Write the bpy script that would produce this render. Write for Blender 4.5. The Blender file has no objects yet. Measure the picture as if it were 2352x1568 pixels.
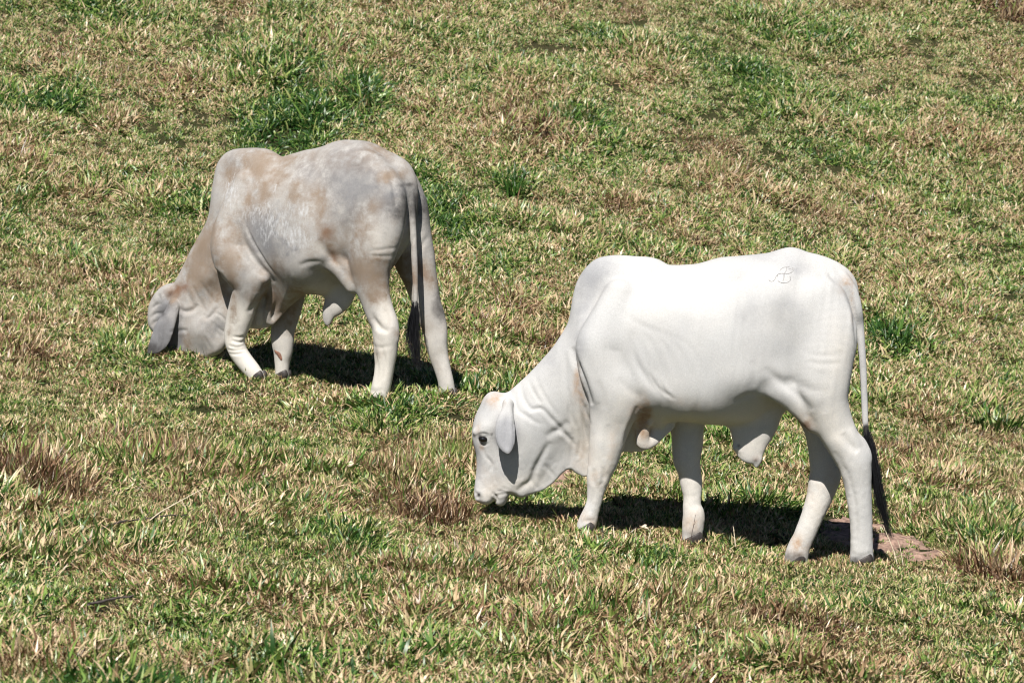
import bpy, math, random, os
import numpy as np
from mathutils import Vector, Matrix

rng = np.random.default_rng(7)
random.seed(7)
sc = bpy.context.scene
COL = sc.collection
R = math.radians

# ------------------------------------------------------------------ camera, sky, sun, exposure
FPX = 6560.0                      # focal length in pixels of a 2352 px wide picture
PITCH = R(5.0)
CAM = np.array([0.0, 0.0, 2.57])
cam_d = bpy.data.cameras.new('camera')
cam = bpy.data.objects.new('camera', cam_d); COL.objects.link(cam)
cam.location = CAM; cam.rotation_euler = (R(90) - PITCH, 0, 0)
cam_d.sensor_width = 36; cam_d.lens = 36 * FPX / 2352
cam_d.clip_start = 0.1; cam_d.clip_end = 2000
cam_d.dof.use_dof = True; cam_d.dof.focus_distance = 16.6; cam_d.dof.aperture_fstop = 5.0
sc.camera = cam

SUN = Vector((-0.18, -0.80, 1.0)).normalized()
w = bpy.data.worlds.new('World'); sc.world = w; w.use_nodes = True
nt = w.node_tree; nt.nodes.clear()
sky = nt.nodes.new('ShaderNodeTexSky'); sky.sky_type = 'NISHITA'; sky.sun_disc = False
sky.sun_elevation = math.asin(SUN.z); sky.sun_rotation = math.atan2(SUN.x, SUN.y); sky.dust_density = .3; sky.air_density = .55; sky.altitude = 1500
bg = nt.nodes.new('ShaderNodeBackground'); bg.inputs[1].default_value = 0.05
wo = nt.nodes.new('ShaderNodeOutputWorld')
nt.links.new(sky.outputs[0], bg.inputs[0]); nt.links.new(bg.outputs[0], wo.inputs[0])
sd = bpy.data.lights.new('sun', 'SUN'); sd.energy = 5.0; sd.angle = R(0.5); sd.color = (1.0, 0.965, 0.91)
so = bpy.data.objects.new('sun', sd); COL.objects.link(so)
so.rotation_euler = SUN.to_track_quat('Z', 'Y').to_euler(); so.location = (0, 0, 30)
sc.view_settings.view_transform = 'Standard'; sc.view_settings.look = 'None'
sc.view_settings.gamma = 1.0; sc.view_settings.exposure = 0.66
sc.view_settings.use_curve_mapping = False
sc.render.engine = 'CYCLES'
sc.cycles.filter_width = 1.05
sc.cycles.max_bounces = 6; sc.cycles.diffuse_bounces = 3; sc.cycles.transmission_bounces = 3

# ------------------------------------------------------------------ helpers
def tag(o, label=None, cat=None, group=None, kind=None):
    if label: o['label'] = label
    if cat: o['category'] = cat
    if group: o['group'] = group
    if kind: o['kind'] = kind
    return o

def mesh_obj(name, V, Fc, mat=None, parent=None, smooth=True, attrs=None):
    """V (n,3); Fc list of (m,k) int arrays"""
    me = bpy.data.meshes.new(name)
    V = np.asarray(V, np.float32)
    if not isinstance(Fc, (list, tuple)): Fc = [Fc]
    Fc = [np.asarray(f, np.int32) for f in Fc if len(f)]
    nl = sum(f.size for f in Fc); nf = sum(len(f) for f in Fc)
    me.vertices.add(len(V)); me.loops.add(nl); me.polygons.add(nf)
    me.vertices.foreach_set('co', V.ravel())
    me.loops.foreach_set('vertex_index', np.concatenate([f.ravel() for f in Fc]))
    tot = np.concatenate([np.full(len(f), f.shape[1], np.int32) for f in Fc])
    st = np.concatenate([[0], np.cumsum(tot)[:-1]]).astype(np.int32)
    me.polygons.foreach_set('loop_start', st)
    try: me.polygons.foreach_set('loop_total', tot)
    except Exception: pass
    me.polygons.foreach_set('use_smooth', np.full(nf, smooth, bool))
    me.update(calc_edges=True)
    if attrs:
        for k, a in attrs.items():
            at = me.attributes.new(k, 'FLOAT', 'POINT')
            at.data.foreach_set('value', np.asarray(a, np.float32))
    if mat: me.materials.append(mat)
    o = bpy.data.objects.new(name, me); COL.objects.link(o)
    if parent: o.parent = parent
    return o

def new_mat(name):
    m = bpy.data.materials.new(name); m.use_nodes = True
    n = m.node_tree; n.nodes.clear()
    out = n.nodes.new('ShaderNodeOutputMaterial')
    return m, n, out

def N(n, t, **kw):
    x = n.nodes.new(t)
    for k, v in kw.items():
        if k.startswith('i_'):
            key = k[2:]; key = int(key) if key.isdigit() else key
            x.inputs[key].default_value = v
        else: setattr(x, k, v)
    return x

def ramp(n, stops, interp='LINEAR'):
    r = n.nodes.new('ShaderNodeValToRGB'); cr = r.color_ramp; cr.interpolation = interp
    while len(cr.elements) < len(stops): cr.elements.new(0.5)
    for e, (p, c) in zip(cr.elements, stops):
        e.position = p; e.color = (*c, 1) if len(c) == 3 else c
    return r

# value noise in numpy, for the lie of the land and patchiness
_perm = np.random.default_rng(3).random((256, 256))
def vnoise(x, y, s):
    x = np.asarray(x, float) / s; y = np.asarray(y, float) / s
    xi = np.floor(x).astype(int); yi = np.floor(y).astype(int)
    fx = x - xi; fy = y - yi
    fx = fx * fx * (3 - 2 * fx); fy = fy * fy * (3 - 2 * fy)
    g = lambda a, b: _perm[a & 255, b & 255]
    return (g(xi, yi) * (1 - fx) + g(xi + 1, yi) * fx) * (1 - fy) + (g(xi, yi + 1) * (1 - fx) + g(xi + 1, yi + 1) * fx) * fy

# ------------------------------------------------------------------ reading the survey: picture direction -> world
def ray(px, py):
    dx = (px - 1176) / FPX; dy = -(py - 784) / FPX
    return np.array([dx, math.cos(PITCH) + dy * math.sin(PITCH), -math.sin(PITCH) + dy * math.cos(PITCH)])

def base_ground(x, y):
    x = np.asarray(x, float); y = np.asarray(y, float)
    hill = .012 * (y - 16) + .024 * np.clip(y - 17.3, 0, 10) ** 2 + .46 * np.clip(y - 27.3, 0, 20) \
        + .20 * np.clip(y - 47.5, 0, 40) + .05 * np.clip(y - 90, 0, None)
    hill = np.where(y < 0, -.96 + .02 * y, hill)
    return hill - .125 * 25 * np.tanh((x - 1.18) / 25)

class Cow:
    def __init__(s, O, yaw, ox, oy, k):
        s.O = np.array(O, float); s.yaw = R(yaw); s.ox, s.oy, s.k = ox, oy, k
        s.F = np.array([-math.cos(s.yaw), math.sin(s.yaw), 0.]); s.L = np.array([-math.sin(s.yaw), -math.cos(s.yaw), 0.])
        a = s.pt(500, 500, 0); b = s.pt(500, 600, 0); s.m = abs(a[2] - b[2]) / 100   # metres per sheet unit
    def world(s, u, v, lat):
        r = ray(s.ox + u * s.k, s.oy + v * s.k)
        t = (lat - (CAM - s.O) @ s.L) / (r @ s.L)
        return CAM + r * t
    def pt(s, u, v, lat=0.):           # -> (forward, lateral, up) in the animal's own frame
        p = s.world(u, v, lat) - s.O
        return np.array([p @ s.F, lat, p[2]])

PALE = Cow((1.18, 16.0, 0), 4.0, 1045, 539.8, .5127)
GREY = Cow((-1.09, 19.5, 0), 25.0, 298.6, 287.1, .4395)

# where the eight feet stand: (sheet u, v, lateral)
FEET_P = dict(nf=(583, 1352, .13), ff=(1062, 1392, -.12), fh=(1530, 1492, -.10), nh=(1822, 1492, .13))
FEET_G = dict(nf=(672, 1345, .12), ff=(795, 1335, -.13), fh=(1662, 1432, -.20), nh=(1300, 1450, .16))
_pts = np.array([PALE.world(*a) for a in FEET_P.values()] + [GREY.world(*a) for a in FEET_G.values()])
_pts = np.vstack([_pts, GREY.world(300, 1222, 0)[None]])
_res = _pts[:, 2] - base_ground(_pts[:, 0], _pts[:, 1]) + np.array([.012] * 8 + [.04])
SG = .42
_A = np.exp(-((_pts[:, None, :2] - _pts[None, :, :2]) ** 2).sum(-1) / SG ** 2) + np.eye(9) * .02
_cf = np.linalg.solve(_A, _res)
def ground(x, y):
    x = np.asarray(x, float); y = np.asarray(y, float)
    z = base_ground(x, y)
    near = np.zeros_like(z)
    for (a, b, _), c in zip(_pts, _cf):
        e = np.exp(-((x - a) ** 2 + (y - b) ** 2) / SG ** 2); z = z + c * e; near = np.maximum(near, e)
    lump = (vnoise(x, y, .9) - .5) * .07 + (vnoise(x + 40, y, .33) - .5) * .06 + (vnoise(x, y + 90, 3.1) - .5) * .16
    return z + lump * (1 - near) * np.clip((60 - y) / 20, .3, 1)

def ground_hit(px, py):
    r = ray(px, py); lo, hi = 8., 70.
    for _ in range(50):
        m = (lo + hi) / 2; p = CAM + r * m / r[1]
        if p[2] > ground(p[0], p[1]): lo = m
        else: hi = m
    return CAM + r * lo / r[1]

# ------------------------------------------------------------------ volume modelling of the animals
def smin(a, b, k):
    h = np.clip(.5 + .5 * (b - a) / k, 0, 1)
    return b * (1 - h) + a * h - k * h * (1 - h)

def blur2(a, n):
    for _ in range(n):
        p = np.pad(a, 1, mode='edge')
        a = (p[:-2, 1:-1] + 2 * p[1:-1, 1:-1] + p[2:, 1:-1]) / 4
        p = np.pad(a, 1, mode='edge')
        a = (p[1:-1, :-2] + 2 * p[1:-1, 1:-1] + p[1:-1, 2:]) / 4
    return a

def catmull(P, n, closed=False):
    P = np.asarray(P, float); m = len(P); out = []
    for i in range(m if closed else m - 1):
        if closed: p0, p1, p2, p3 = P[(i - 1) % m], P[i], P[(i + 1) % m], P[(i + 2) % m]
        else: p0, p1, p2, p3 = P[max(i - 1, 0)], P[i], P[i + 1], P[min(i + 2, m - 1)]
        for j in range(n):
            t = j / n
            out.append(.5 * ((2 * p1) + (-p0 + p2) * t + (2 * p0 - 5 * p1 + 4 * p2 - p3) * t * t + (-p0 + 3 * p1 - 3 * p2 + p3) * t ** 3))
    if not closed: out.append(P[-1])
    return np.array(out)

def poly_sdf(Q, X, Z):
    d = np.full(X.shape, 1e9); inside = np.zeros(X.shape, bool)
    for a, b in zip(Q, np.roll(Q, -1, 0)):
        e = b - a; L2 = e @ e
        if L2 < 1e-12: continue
        t = np.clip(((X - a[0]) * e[0] + (Z - a[1]) * e[1]) / L2, 0, 1)
        d = np.minimum(d, (X - a[0] - e[0] * t) ** 2 + (Z - a[1] - e[1] * t) ** 2)
        c = ((a[1] > Z) != (b[1] > Z)) & (X < (b[0] - a[0]) * (Z - a[1]) / (b[1] - a[1] + 1e-15) + a[0])
        inside ^= c
    d = np.sqrt(d)
    return np.where(inside, d, -d)

def rbf(P, val, X, Z, c=.05):
    P = np.asarray(P); n = len(P)
    A = np.sqrt(((P[:, None] - P[None]) ** 2).sum(-1) + c * c) - np.eye(n) * .01
    m = float(np.mean(val)); wv = np.linalg.solve(A, np.asarray(val) - m)
    out = np.full(X.shape, m)
    for (a, b), k in zip(P, wv): out += k * np.sqrt((X - a) ** 2 + (Z - b) ** 2 + c * c)
    return out

class Vol:
    def __init__(s, lo, hi, h):
        s.h = h; s.lo = np.array(lo, float)
        s.n = (np.ceil((np.array(hi) - s.lo) / h)).astype(int) + 1
        s.x, s.y, s.z = [s.lo[i] + np.arange(s.n[i]) * h for i in range(3)]
        s.d = np.full(s.n, .3, np.float32)
    def box(s, lo, hi):
        a = np.clip(np.floor((np.array(lo) - s.lo) / s.h).astype(int), 0, s.n)
        b = np.clip(np.ceil((np.array(hi) - s.lo) / s.h).astype(int) + 1, 0, s.n)
        return tuple(slice(i, j) for i, j in zip(a, b))
    def chain_field(s, st, pad):
        """st rows: x, lat, z, r, w   -> (slices, distance)"""
        st = np.asarray(st, float)
        mr = np.maximum(st[:, 3], st[:, 4]) + pad
        sl = s.box((st[:, [0, 1, 2]] - mr[:, None]).min(0), (st[:, [0, 1, 2]] + mr[:, None]).max(0))
        X = s.x[sl[0]][:, None, None]; Y = s.y[sl[1]][None, :, None]; Z = s.z[sl[2]][None, None, :]
        best = np.full((X.shape[0], Y.shape[1], Z.shape[2]), .3, np.float32)
        X2 = X[:, 0, :]; Z2 = Z[0, :, :]
        for a, b in zip(st[:-1], st[1:]):
            ex, ez = b[0] - a[0], b[2] - a[2]; L2 = ex * ex + ez * ez + 1e-12
            t = np.clip(((X2 - a[0]) * ex + (Z2 - a[2]) * ez) / L2, 0, 1)
            c = lambda i: (a[i] + (b[i] - a[i]) * t)
            pd = (X2 - c(0)) ** 2 + (Z2 - c(2)) ** 2
            r = c(3); q = r / c(4)
            dd = np.sqrt(pd[:, None, :] + ((Y - c(1)[:, None, :]) * q[:, None, :]) ** 2) - r[:, None, :]
            dd = dd * np.where(dd > 0, 1, 1) / np.maximum(1, q)[:, None, :] ** .5
            np.minimum(best, dd, out=best)
        return sl, best
    def add(s, st, k=.03):
        sl, f = s.chain_field(st, k + .03); s.d[sl] = smin(s.d[sl], f, k)
    def cut(s, st, k=.01):
        sl, f = s.chain_field(st, k + .02); s.d[sl] = -smin(-s.d[sl], f, k)
    def mesh(s, smooth=2):
        v = s.d; ins = v < 0
        c = [ins[i:ins.shape[0] - 1 + i, j:ins.shape[1] - 1 + j, k:ins.shape[2] - 1 + k] for i in (0, 1) for j in (0, 1) for k in (0, 1)]
        anyc = c[0].copy(); allc = c[0].copy()
        for q in c[1:]: anyc |= q; allc &= q
        act = anyc & ~allc
        I = np.argwhere(act)
        off = np.array([(i, j, k) for i in (0, 1) for j in (0, 1) for k in (0, 1)])
        cv = np.stack([v[I[:, 0] + o[0], I[:, 1] + o[1], I[:, 2] + o[2]] for o in off], 1)
        P = np.zeros((len(I), 3)); cnt = np.zeros(len(I))
        for a in range(8):
            for b in range(a + 1, 8):
                if np.abs(off[a] - off[b]).sum() != 1: continue
                m = (cv[:, a] < 0) != (cv[:, b] < 0)
                t = np.where(m, cv[:, a] / np.where(m, cv[:, a] - cv[:, b], 1), 0)[:, None]
                P += np.where(m[:, None], off[a] + (off[b] - off[a]) * t, 0); cnt += m
        P = (I + P / cnt[:, None]) * s.h + s.lo
        idx = np.full(act.shape, -1, np.int32); idx[act] = np.arange(len(I))
        faces = []
        for ax in range(3):
            o1, o2 = [a for a in range(3) if a != ax]
            sa = [slice(None)] * 3; sb = [slice(None)] * 3; sa[ax] = slice(0, -1); sb[ax] = slice(1, None)
            A, B = ins[tuple(sa)], ins[tuple(sb)]
            for flip in (False, True):
                E = np.argwhere((A & ~B) if not flip else (~A & B))
                E = E[(E[:, o1] > 0) & (E[:, o2] > 0) & (E[:, o1] < act.shape[o1]) & (E[:, o2] < act.shape[o2])]
                q = []
                for d1, d2 in ((0, 0), (-1, 0), (-1, -1), (0, -1)):
                    e = E.copy(); e[:, o1] += d1; e[:, o2] += d2; q.append(idx[e[:, 0], e[:, 1], e[:, 2]])
                q = np.stack(q, 1)
                if flip ^ (ax == 1): q = q[:, ::-1]
                faces.append(q)
        Fq = np.concatenate(faces)
        Fq = Fq[(Fq >= 0).all(1)]
        e = np.concatenate([Fq[:, [0, 1]], Fq[:, [1, 2]], Fq[:, [2, 3]], Fq[:, [3, 0]]])
        for it in range(smooth * 2):
            S = np.stack([np.bincount(e[:, 0], P[e[:, 1], i], len(P)) for i in range(3)], 1)
            n = np.bincount(e[:, 0], minlength=len(P))[:, None]
            P = P + (S / np.maximum(n, 1) - P) * (.5 if it % 2 == 0 else -.45)
        return P, Fq

def vnormals(P, Fq):
    n = np.cross(P[Fq[:, 2]] - P[Fq[:, 0]], P[Fq[:, 3]] - P[Fq[:, 1]])
    out = np.zeros_like(P)
    for k in range(4):
        for i in range(3): out[:, i] += np.bincount(Fq[:, k], n[:, i], len(P))
    return out / (np.linalg.norm(out, axis=1, keepdims=True) + 1e-12)

def chain(cow, rows, wf=.85, n=5):
    """rows: u, v, r(sheet), lat [, w metres] -> dense stations in the animal's frame"""
    st = []
    for r in rows:
        u, v, rr, lat = r[:4]
        rm = rr * cow.m; wv = r[4] if len(r) > 4 else rm * wf
        p = cow.pt(u, v, lat); st.append((p[0], p[1], p[2], rm, wv))
    return catmull(st, n)

def seg_dist(cow, pts, X, Z, lat=.2):
    Q = np.array([cow.pt(u, v, lat)[[0, 2]] for u, v in pts])
    if len(Q) > 2: Q = catmull(Q, 5)
    d = np.full(X.shape, 1e9); pos = np.zeros(X.shape); m = len(Q) - 1
    for i, (a, b) in enumerate(zip(Q[:-1], Q[1:])):
        e = b - a; t = np.clip(((X - a[0]) * e[0] + (Z - a[1]) * e[1]) / (e @ e + 1e-12), 0, 1)
        dd = np.hypot(X - a[0] - e[0] * t, Z - a[1] - e[1] * t)
        c = dd < d; d = np.where(c, dd, d); pos = np.where(c, (i + t) / m, pos)
    return d, np.sin(np.pi * np.clip(pos, 0, 1)) ** .6

def blob(cow, X, Z, u, v, ru, rv, ang=0, lat=.2, hard=1.):
    p = cow.pt(u, v, lat); a = R(ang)
    dx = -(X - p[0]) / cow.m; dz = -(Z - p[2]) / cow.m          # sheet-like axes: right, down
    x = dx * math.cos(a) + dz * math.sin(a); y = -dx * math.sin(a) + dz * math.cos(a)
    q = (x / ru) ** 2 + (y / rv) ** 2
    return np.exp(-q ** hard)

def build_body(cow, spec, name, parent, mat, h=.0075):
    poly = catmull([cow.pt(u, v, 0)[[0, 2]] for u, v in spec['poly']], 3, True)
    st_all = [chain(cow, r['rows'], r.get('wf', .85)) for r in spec['chains']]
    A = np.concatenate([np.concatenate([c[:, [0, 2]] - c[:, 3:4], c[:, [0, 2]] + c[:, 3:4]]) for c in st_all] + [poly])
    lo = A.min(0) - .03; hi = A.max(0) + .03
    V = Vol((lo[0], -.42, lo[1]), (hi[0], .42, hi[1]), h)
    X, Z = np.meshgrid(V.x, V.z, indexing='ij')
    s = blur2(poly_sdf(poly, X, Z), 2)
    Wp = [cow.pt(u, v, w_)[[0, 2]] for u, v, w_ in spec['W']]
    W = rbf(Wp, [a[2] for a in spec['W']], X, Z)
    for u, v, ru, rv, ang, amp in spec.get('relief', []):
        W = W + amp * blob(cow, X, Z, u, v, ru, rv, ang)
    W = np.clip(blur2(W, 3), .010, .40)
    Rp = [cow.pt(u, v, .1)[[0, 2]] for u, v, _ in spec['R']]
    Rr = np.clip(rbf(Rp, [a[2] for a in spec['R']], X, Z), .018, .4)
    q = np.maximum(1 - s / Rr, 0)
    y = np.abs(V.y)[None, :, None].astype(np.float32)
    f = np.sqrt((y / W[:, None, :].astype(np.float32)) ** 2 + (q[:, None, :] ** 2).astype(np.float32)) - 1
    gx, gy, gz = np.gradient(f, h)
    g = np.sqrt(gx * gx + gy * gy + gz * gz); del gx, gy, gz
    V.d = np.clip(f / np.maximum(g, .5), -.2, .2).astype(np.float32); del f, g
    for st, r in zip(st_all, spec['chains']): V.add(st, r.get('k', .03))
    for r in spec.get('cuts', []): V.cut(chain(cow, r['rows'], .8), r.get('k', .008))
    P, Fq = V.mesh(2)
    Nn = vnormals(P, Fq)
    ymid = P[:, 1]
    disp = np.zeros(len(P))
    for pts, wd, dep, lat in spec.get('strokes', []):
        d, tp = seg_dist(cow, pts, P[:, 0], P[:, 2], lat)
        wv = wd * 1.25; dp = dep * tp * .85 * np.clip(Nn[:, 1] * 2, .0, 1)
        disp -= dp * np.exp(-(d / wv) ** 2) - dp * .30 * np.exp(-((d - 2.1 * wv) / (1.2 * wv)) ** 2)
    n1 = vnoise(P[:, 0] * 1. + P[:, 1] * .7, P[:, 2] * .6 + P[:, 1] * .5, .085) - .5
    n2 = vnoise(P[:, 0] + 7 + P[:, 2] * .12, P[:, 2] * .13 + P[:, 1] * .3, .026) - .5
    n3 = vnoise(P[:, 0] * 1.3 + 3, P[:, 2], .02) - .5
    leg = np.clip((spec.get('knee', .62) - P[:, 2]) / .15, 0, 1)
    disp += (n1 * .0030 + n2 * .0020 * (1 - leg) + n3 * .0022 * leg) * np.clip(np.abs(Nn[:, 1]) + .4, 0, 1)
    P = P + Nn * disp[:, None]
    X, Z = P[:, 0], P[:, 2]
    attrs = {}
    for key, bl in spec['paint'].items():
        m = np.zeros(len(P))
        for b in bl:
            u, v, ru, rv, ang, amp = b[:6]; hard = b[6] if len(b) > 6 else 1.
            e = np.clip(blob(cow, X, Z, u, v, ru * 1.12, rv * 1.12, ang, .22, hard) * abs(amp) * spec.get('gain', 1.3), 0, 1)
            if amp > 0: m = 1 - (1 - m) * (1 - e)
            else: m = m * (1 - e)
        attrs[key] = m
    wp = cow.O + P[:, :1] * cow.F + P[:, 1:2] * cow.L + P[:, 2:] * np.array([0, 0, 1])
    o = mesh_obj(name, wp - np.array(parent.location), Fq, mat, parent, True, attrs)
    return o, P, Fq, Nn

def local(cow, parent, Q):
    Q = np.asarray(Q, float)
    return cow.O + Q[:, :1] * cow.F + Q[:, 1:2] * cow.L + Q[:, 2:] * np.array([0, 0, 1]) - np.array(parent.location)

# ------------------------------------------------------------------ materials of the animals
def hide_mat(name, base, grey, tan, cream, white, mottle=False):
    m, n, out = new_mat(name); L = n.links.new
    tc = N(n, 'ShaderNodeTexCoord')
    p = N(n, 'ShaderNodeBsdfPrincipled', i_Roughness=.72)
    p.inputs['Specular IOR Level'].default_value = .22
    p.inputs['Sheen Weight'].default_value = .04; p.inputs['Sheen Roughness'].default_value = .6
    def at(k): return N(n, 'ShaderNodeAttribute', attribute_name=k, attribute_type='GEOMETRY').outputs['Fac']
    fine = N(n, 'ShaderNodeTexNoise', i_Scale=150., i_Detail=3., i_Roughness=.7); L(tc.outputs['Object'], fine.inputs['Vector'])
    mid = N(n, 'ShaderNodeTexNoise', i_Scale=14., i_Detail=5., i_Roughness=.65); L(tc.outputs['Object'], mid.inputs['Vector'])
    big = N(n, 'ShaderNodeTexNoise', i_Scale=4., i_Detail=3.); L(tc.outputs['Object'], big.inputs['Vector'])
    def math_(op, a, b=None, clamp=False):
        x = N(n, 'ShaderNodeMath', operation=op, use_clamp=clamp)
        for i, v in enumerate((a, b)):
            if v is None: continue
            if isinstance(v, (int, float)): x.inputs[i].default_value = v
            else: L(v, x.inputs[i])
        return x.outputs[0]
    def mix(fac, a, b):
        x = N(n, 'ShaderNodeMix', data_type='RGBA')
        L(fac, x.inputs[0])
        for i, v in ((6, a), (7, b)):
            if isinstance(v, tuple): x.inputs[i].default_value = (*v, 1)
            else: L(v, x.inputs[i])
        return x.outputs[2]
    def breakup(k, amt=.9, noise=mid, bias=.0):
        # mask + noise contrast, so that edges of a patch are hairy and mottled
        a = at(k); nn = math_('MULTIPLY', math_('SUBTRACT', noise.outputs['Fac'], .5), amt * 2.2)
        a4 = math_('MULTIPLY', math_('SUBTRACT', 1., math_('ABSOLUTE', math_('SUBTRACT', math_('MULTIPLY', a, 2.), 1.))), nn)
        return math_('ADD', math_('ADD', a, a4), bias, True)
    c = mix(math_('MULTIPLY', math_('SUBTRACT', big.outputs['Fac'], .35, True), .5), base, cream)
    c = mix(breakup('cream', .5), c, cream)
    if mottle:
        mo = N(n, 'ShaderNodeTexNoise', i_Scale=7., i_Detail=6., i_Roughness=.68, i_Distortion=.4); L(tc.outputs['Object'], mo.inputs['Vector'])
        k1 = math_('MULTIPLY', math_('SUBTRACT', mo.outputs['Fac'], .50), 5.0, True)
        up = math_('SUBTRACT', 1., at('cream'), True)
        c = mix(math_('MULTIPLY', math_('MULTIPLY', k1, .55), up), c, tan)
        k2 = math_('MULTIPLY', math_('SUBTRACT', .46, mo.outputs['Fac']), 5.0, True)
        c = mix(math_('MULTIPLY', math_('MULTIPLY', k2, .5), up), c, grey)
    c = mix(breakup('grey', 1.3 if mottle else .6), c, grey)
    c = mix(breakup('tan', 1.5), c, tan)
    # white flecks, drawn out along the lie of the coat
    mp = N(n, 'ShaderNodeMapping'); L(tc.outputs['Object'], mp.inputs['Vector']); mp.inputs['Scale'].default_value = (1, 1, .42)
    mp.inputs['Rotation'].default_value = (0, R(25), 0)
    fl = N(n, 'ShaderNodeTexNoise', i_Scale=52., i_Detail=5., i_Roughness=.65); L(mp.outputs[0], fl.inputs['Vector'])
    fm = math_('MULTIPLY', math_('SUBTRACT', math_('ADD', fl.outputs['Fac'], math_('MULTIPLY', at('fleck'), .19)), .62), 4.2, True)
    c = mix(math_('MULTIPLY', math_('MULTIPLY', fm, at('fleck'), True), .88), c, white)
    c = mix(breakup('dark', .8), c, (.032, .029, .028))
    c = mix(breakup('rust', .7), c, (.15, .07, .038))
    # hair by hair speckle
    sp = N(n, 'ShaderNodeMapRange'); L(fine.outputs['Fac'], sp.inputs[0])
    sp.inputs[1].default_value = .3; sp.inputs[2].default_value = .7; sp.inputs[3].default_value = .87; sp.inputs[4].default_value = 1.08
    vv = N(n, 'ShaderNodeVectorMath', operation='SCALE'); L(c, vv.inputs[0]); L(sp.outputs[0], vv.inputs['Scale'])
    L(vv.outputs[0], p.inputs['Base Color'])
    # coat relief and fine skin wrinkles
    mw = N(n, 'ShaderNodeMapping'); L(tc.outputs['Object'], mw.inputs['Vector']); mw.inputs['Scale'].default_value = (1, 1, .22)
    wr = N(n, 'ShaderNodeTexNoise', i_Scale=48., i_Detail=4., i_Roughness=.6, i_Distortion=.6); L(mw.outputs[0], wr.inputs['Vector'])
    b1 = N(n, 'ShaderNodeBump', i_Strength=.22, i_Distance=.005); L(wr.outputs['Fac'], b1.inputs['Height'])
    b2 = N(n, 'ShaderNodeBump', i_Strength=.4, i_Distance=.002); L(fine.outputs['Fac'], b2.inputs['Height']); L(b1.outputs[0], b2.inputs['Normal'])
    L(b2.outputs[0], p.inputs['Normal'])
    L(p.outputs[0], out.inputs[0])
    return m

def plain_mat(name, col, rough=.6, noise=0., scale=40., spec=.3, bump=.003):
    m, n, out = new_mat(name); L = n.links.new
    p = N(n, 'ShaderNodeBsdfPrincipled', i_Roughness=rough); p.inputs['Specular IOR Level'].default_value = spec
    tc = N(n, 'ShaderNodeTexCoord'); t = N(n, 'ShaderNodeTexNoise', i_Scale=scale, i_Detail=4.); L(tc.outputs['Object'], t.inputs['Vector'])
    r = ramp(n, [(.3, tuple(c * (1 - noise) for c in col)), (.7, tuple(min(1, c * (1 + noise)) for c in col))])
    L(t.outputs['Fac'], r.inputs[0]); L(r.outputs[0], p.inputs['Base Color'])
    b = N(n, 'ShaderNodeBump', i_Strength=.3 if bump < .01 else .9, i_Distance=bump); L(t.outputs['Fac'], b.inputs['Height']); L(b.outputs[0], p.inputs['Normal'])
    L(p.outputs[0], out.inputs[0]); return m

M_PALE = hide_mat('pale_hide', (.435, .431, .424), (.27, .27, .28), (.36, .25, .17), (.61, .57, .51), (.5, .5, .5))
M_GREY = hide_mat('dappled_hide', (.325, .308, .29), (.175, .173, .178), (.22, .168, .125), (.60, .565, .51), (.47, .47, .475), True)
M_HORN = plain_mat('hoof_horn', (.05, .043, .04), .5, .4)
M_EYE = plain_mat('eye_dark', (.006, .005, .005), .08, .1, 20, .7)
M_LID = plain_mat('eyelid_skin', (.05, .04, .038), .5, .3)
M_BRAND = plain_mat('scar_skin', (.33, .32, .315), .7, .2)
M_HAIR = plain_mat('black_hair', (.011, .011, .013), .45, .3, 60, .35)
M_SCAB = plain_mat('scab_skin', (.22, .11, .075), .8, .4, 90)

# ------------------------------------------------------------------ the pale animal
pale_poly = [(150,705),(180,698),(212,706),(235,702),(255,688),(330,620),(400,545),(440,498),(470,455),(492,420),(508,385),(518,335),(528,270),(545,210),(575,158),(618,115),(660,97),(730,89),(800,94),(870,98),(915,110),(945,127),(968,134),(1070,130),(1130,116),(1190,100),(1300,91),(1400,80),(1460,62),(1500,54),(1540,60),(1580,75),(1640,90),(1700,113),(1750,143),(1785,180),(1805,230),(1815,330),(1810,430),(1795,500),(1770,600),(1740,690),(1680,740),(1600,760),(1530,770),(1480,785),(1400,815),(1340,840),(1280,848),(1180,849),(1100,842),(1060,836),(960,835),(938,875),(905,915),(870,950),(838,970),(800,968),(760,972),(700,985),(640,1040),(590,1082),(560,1076),(535,1062),(515,1048),(490,1058),(450,1100),(400,1140),(350,1158),(300,1176),(282,1172),(262,1160),(243,1165),(228,1195),(205,1210),(188,1204),(178,1178),(170,1190),(155,1205),(130,1204),(105,1192),(90,1172),(86,1140),(92,1090),(97,1040),(95,980),(84,940),(77,900),(77,870),(85,830),(97,795),(112,765),(128,730)]
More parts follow.
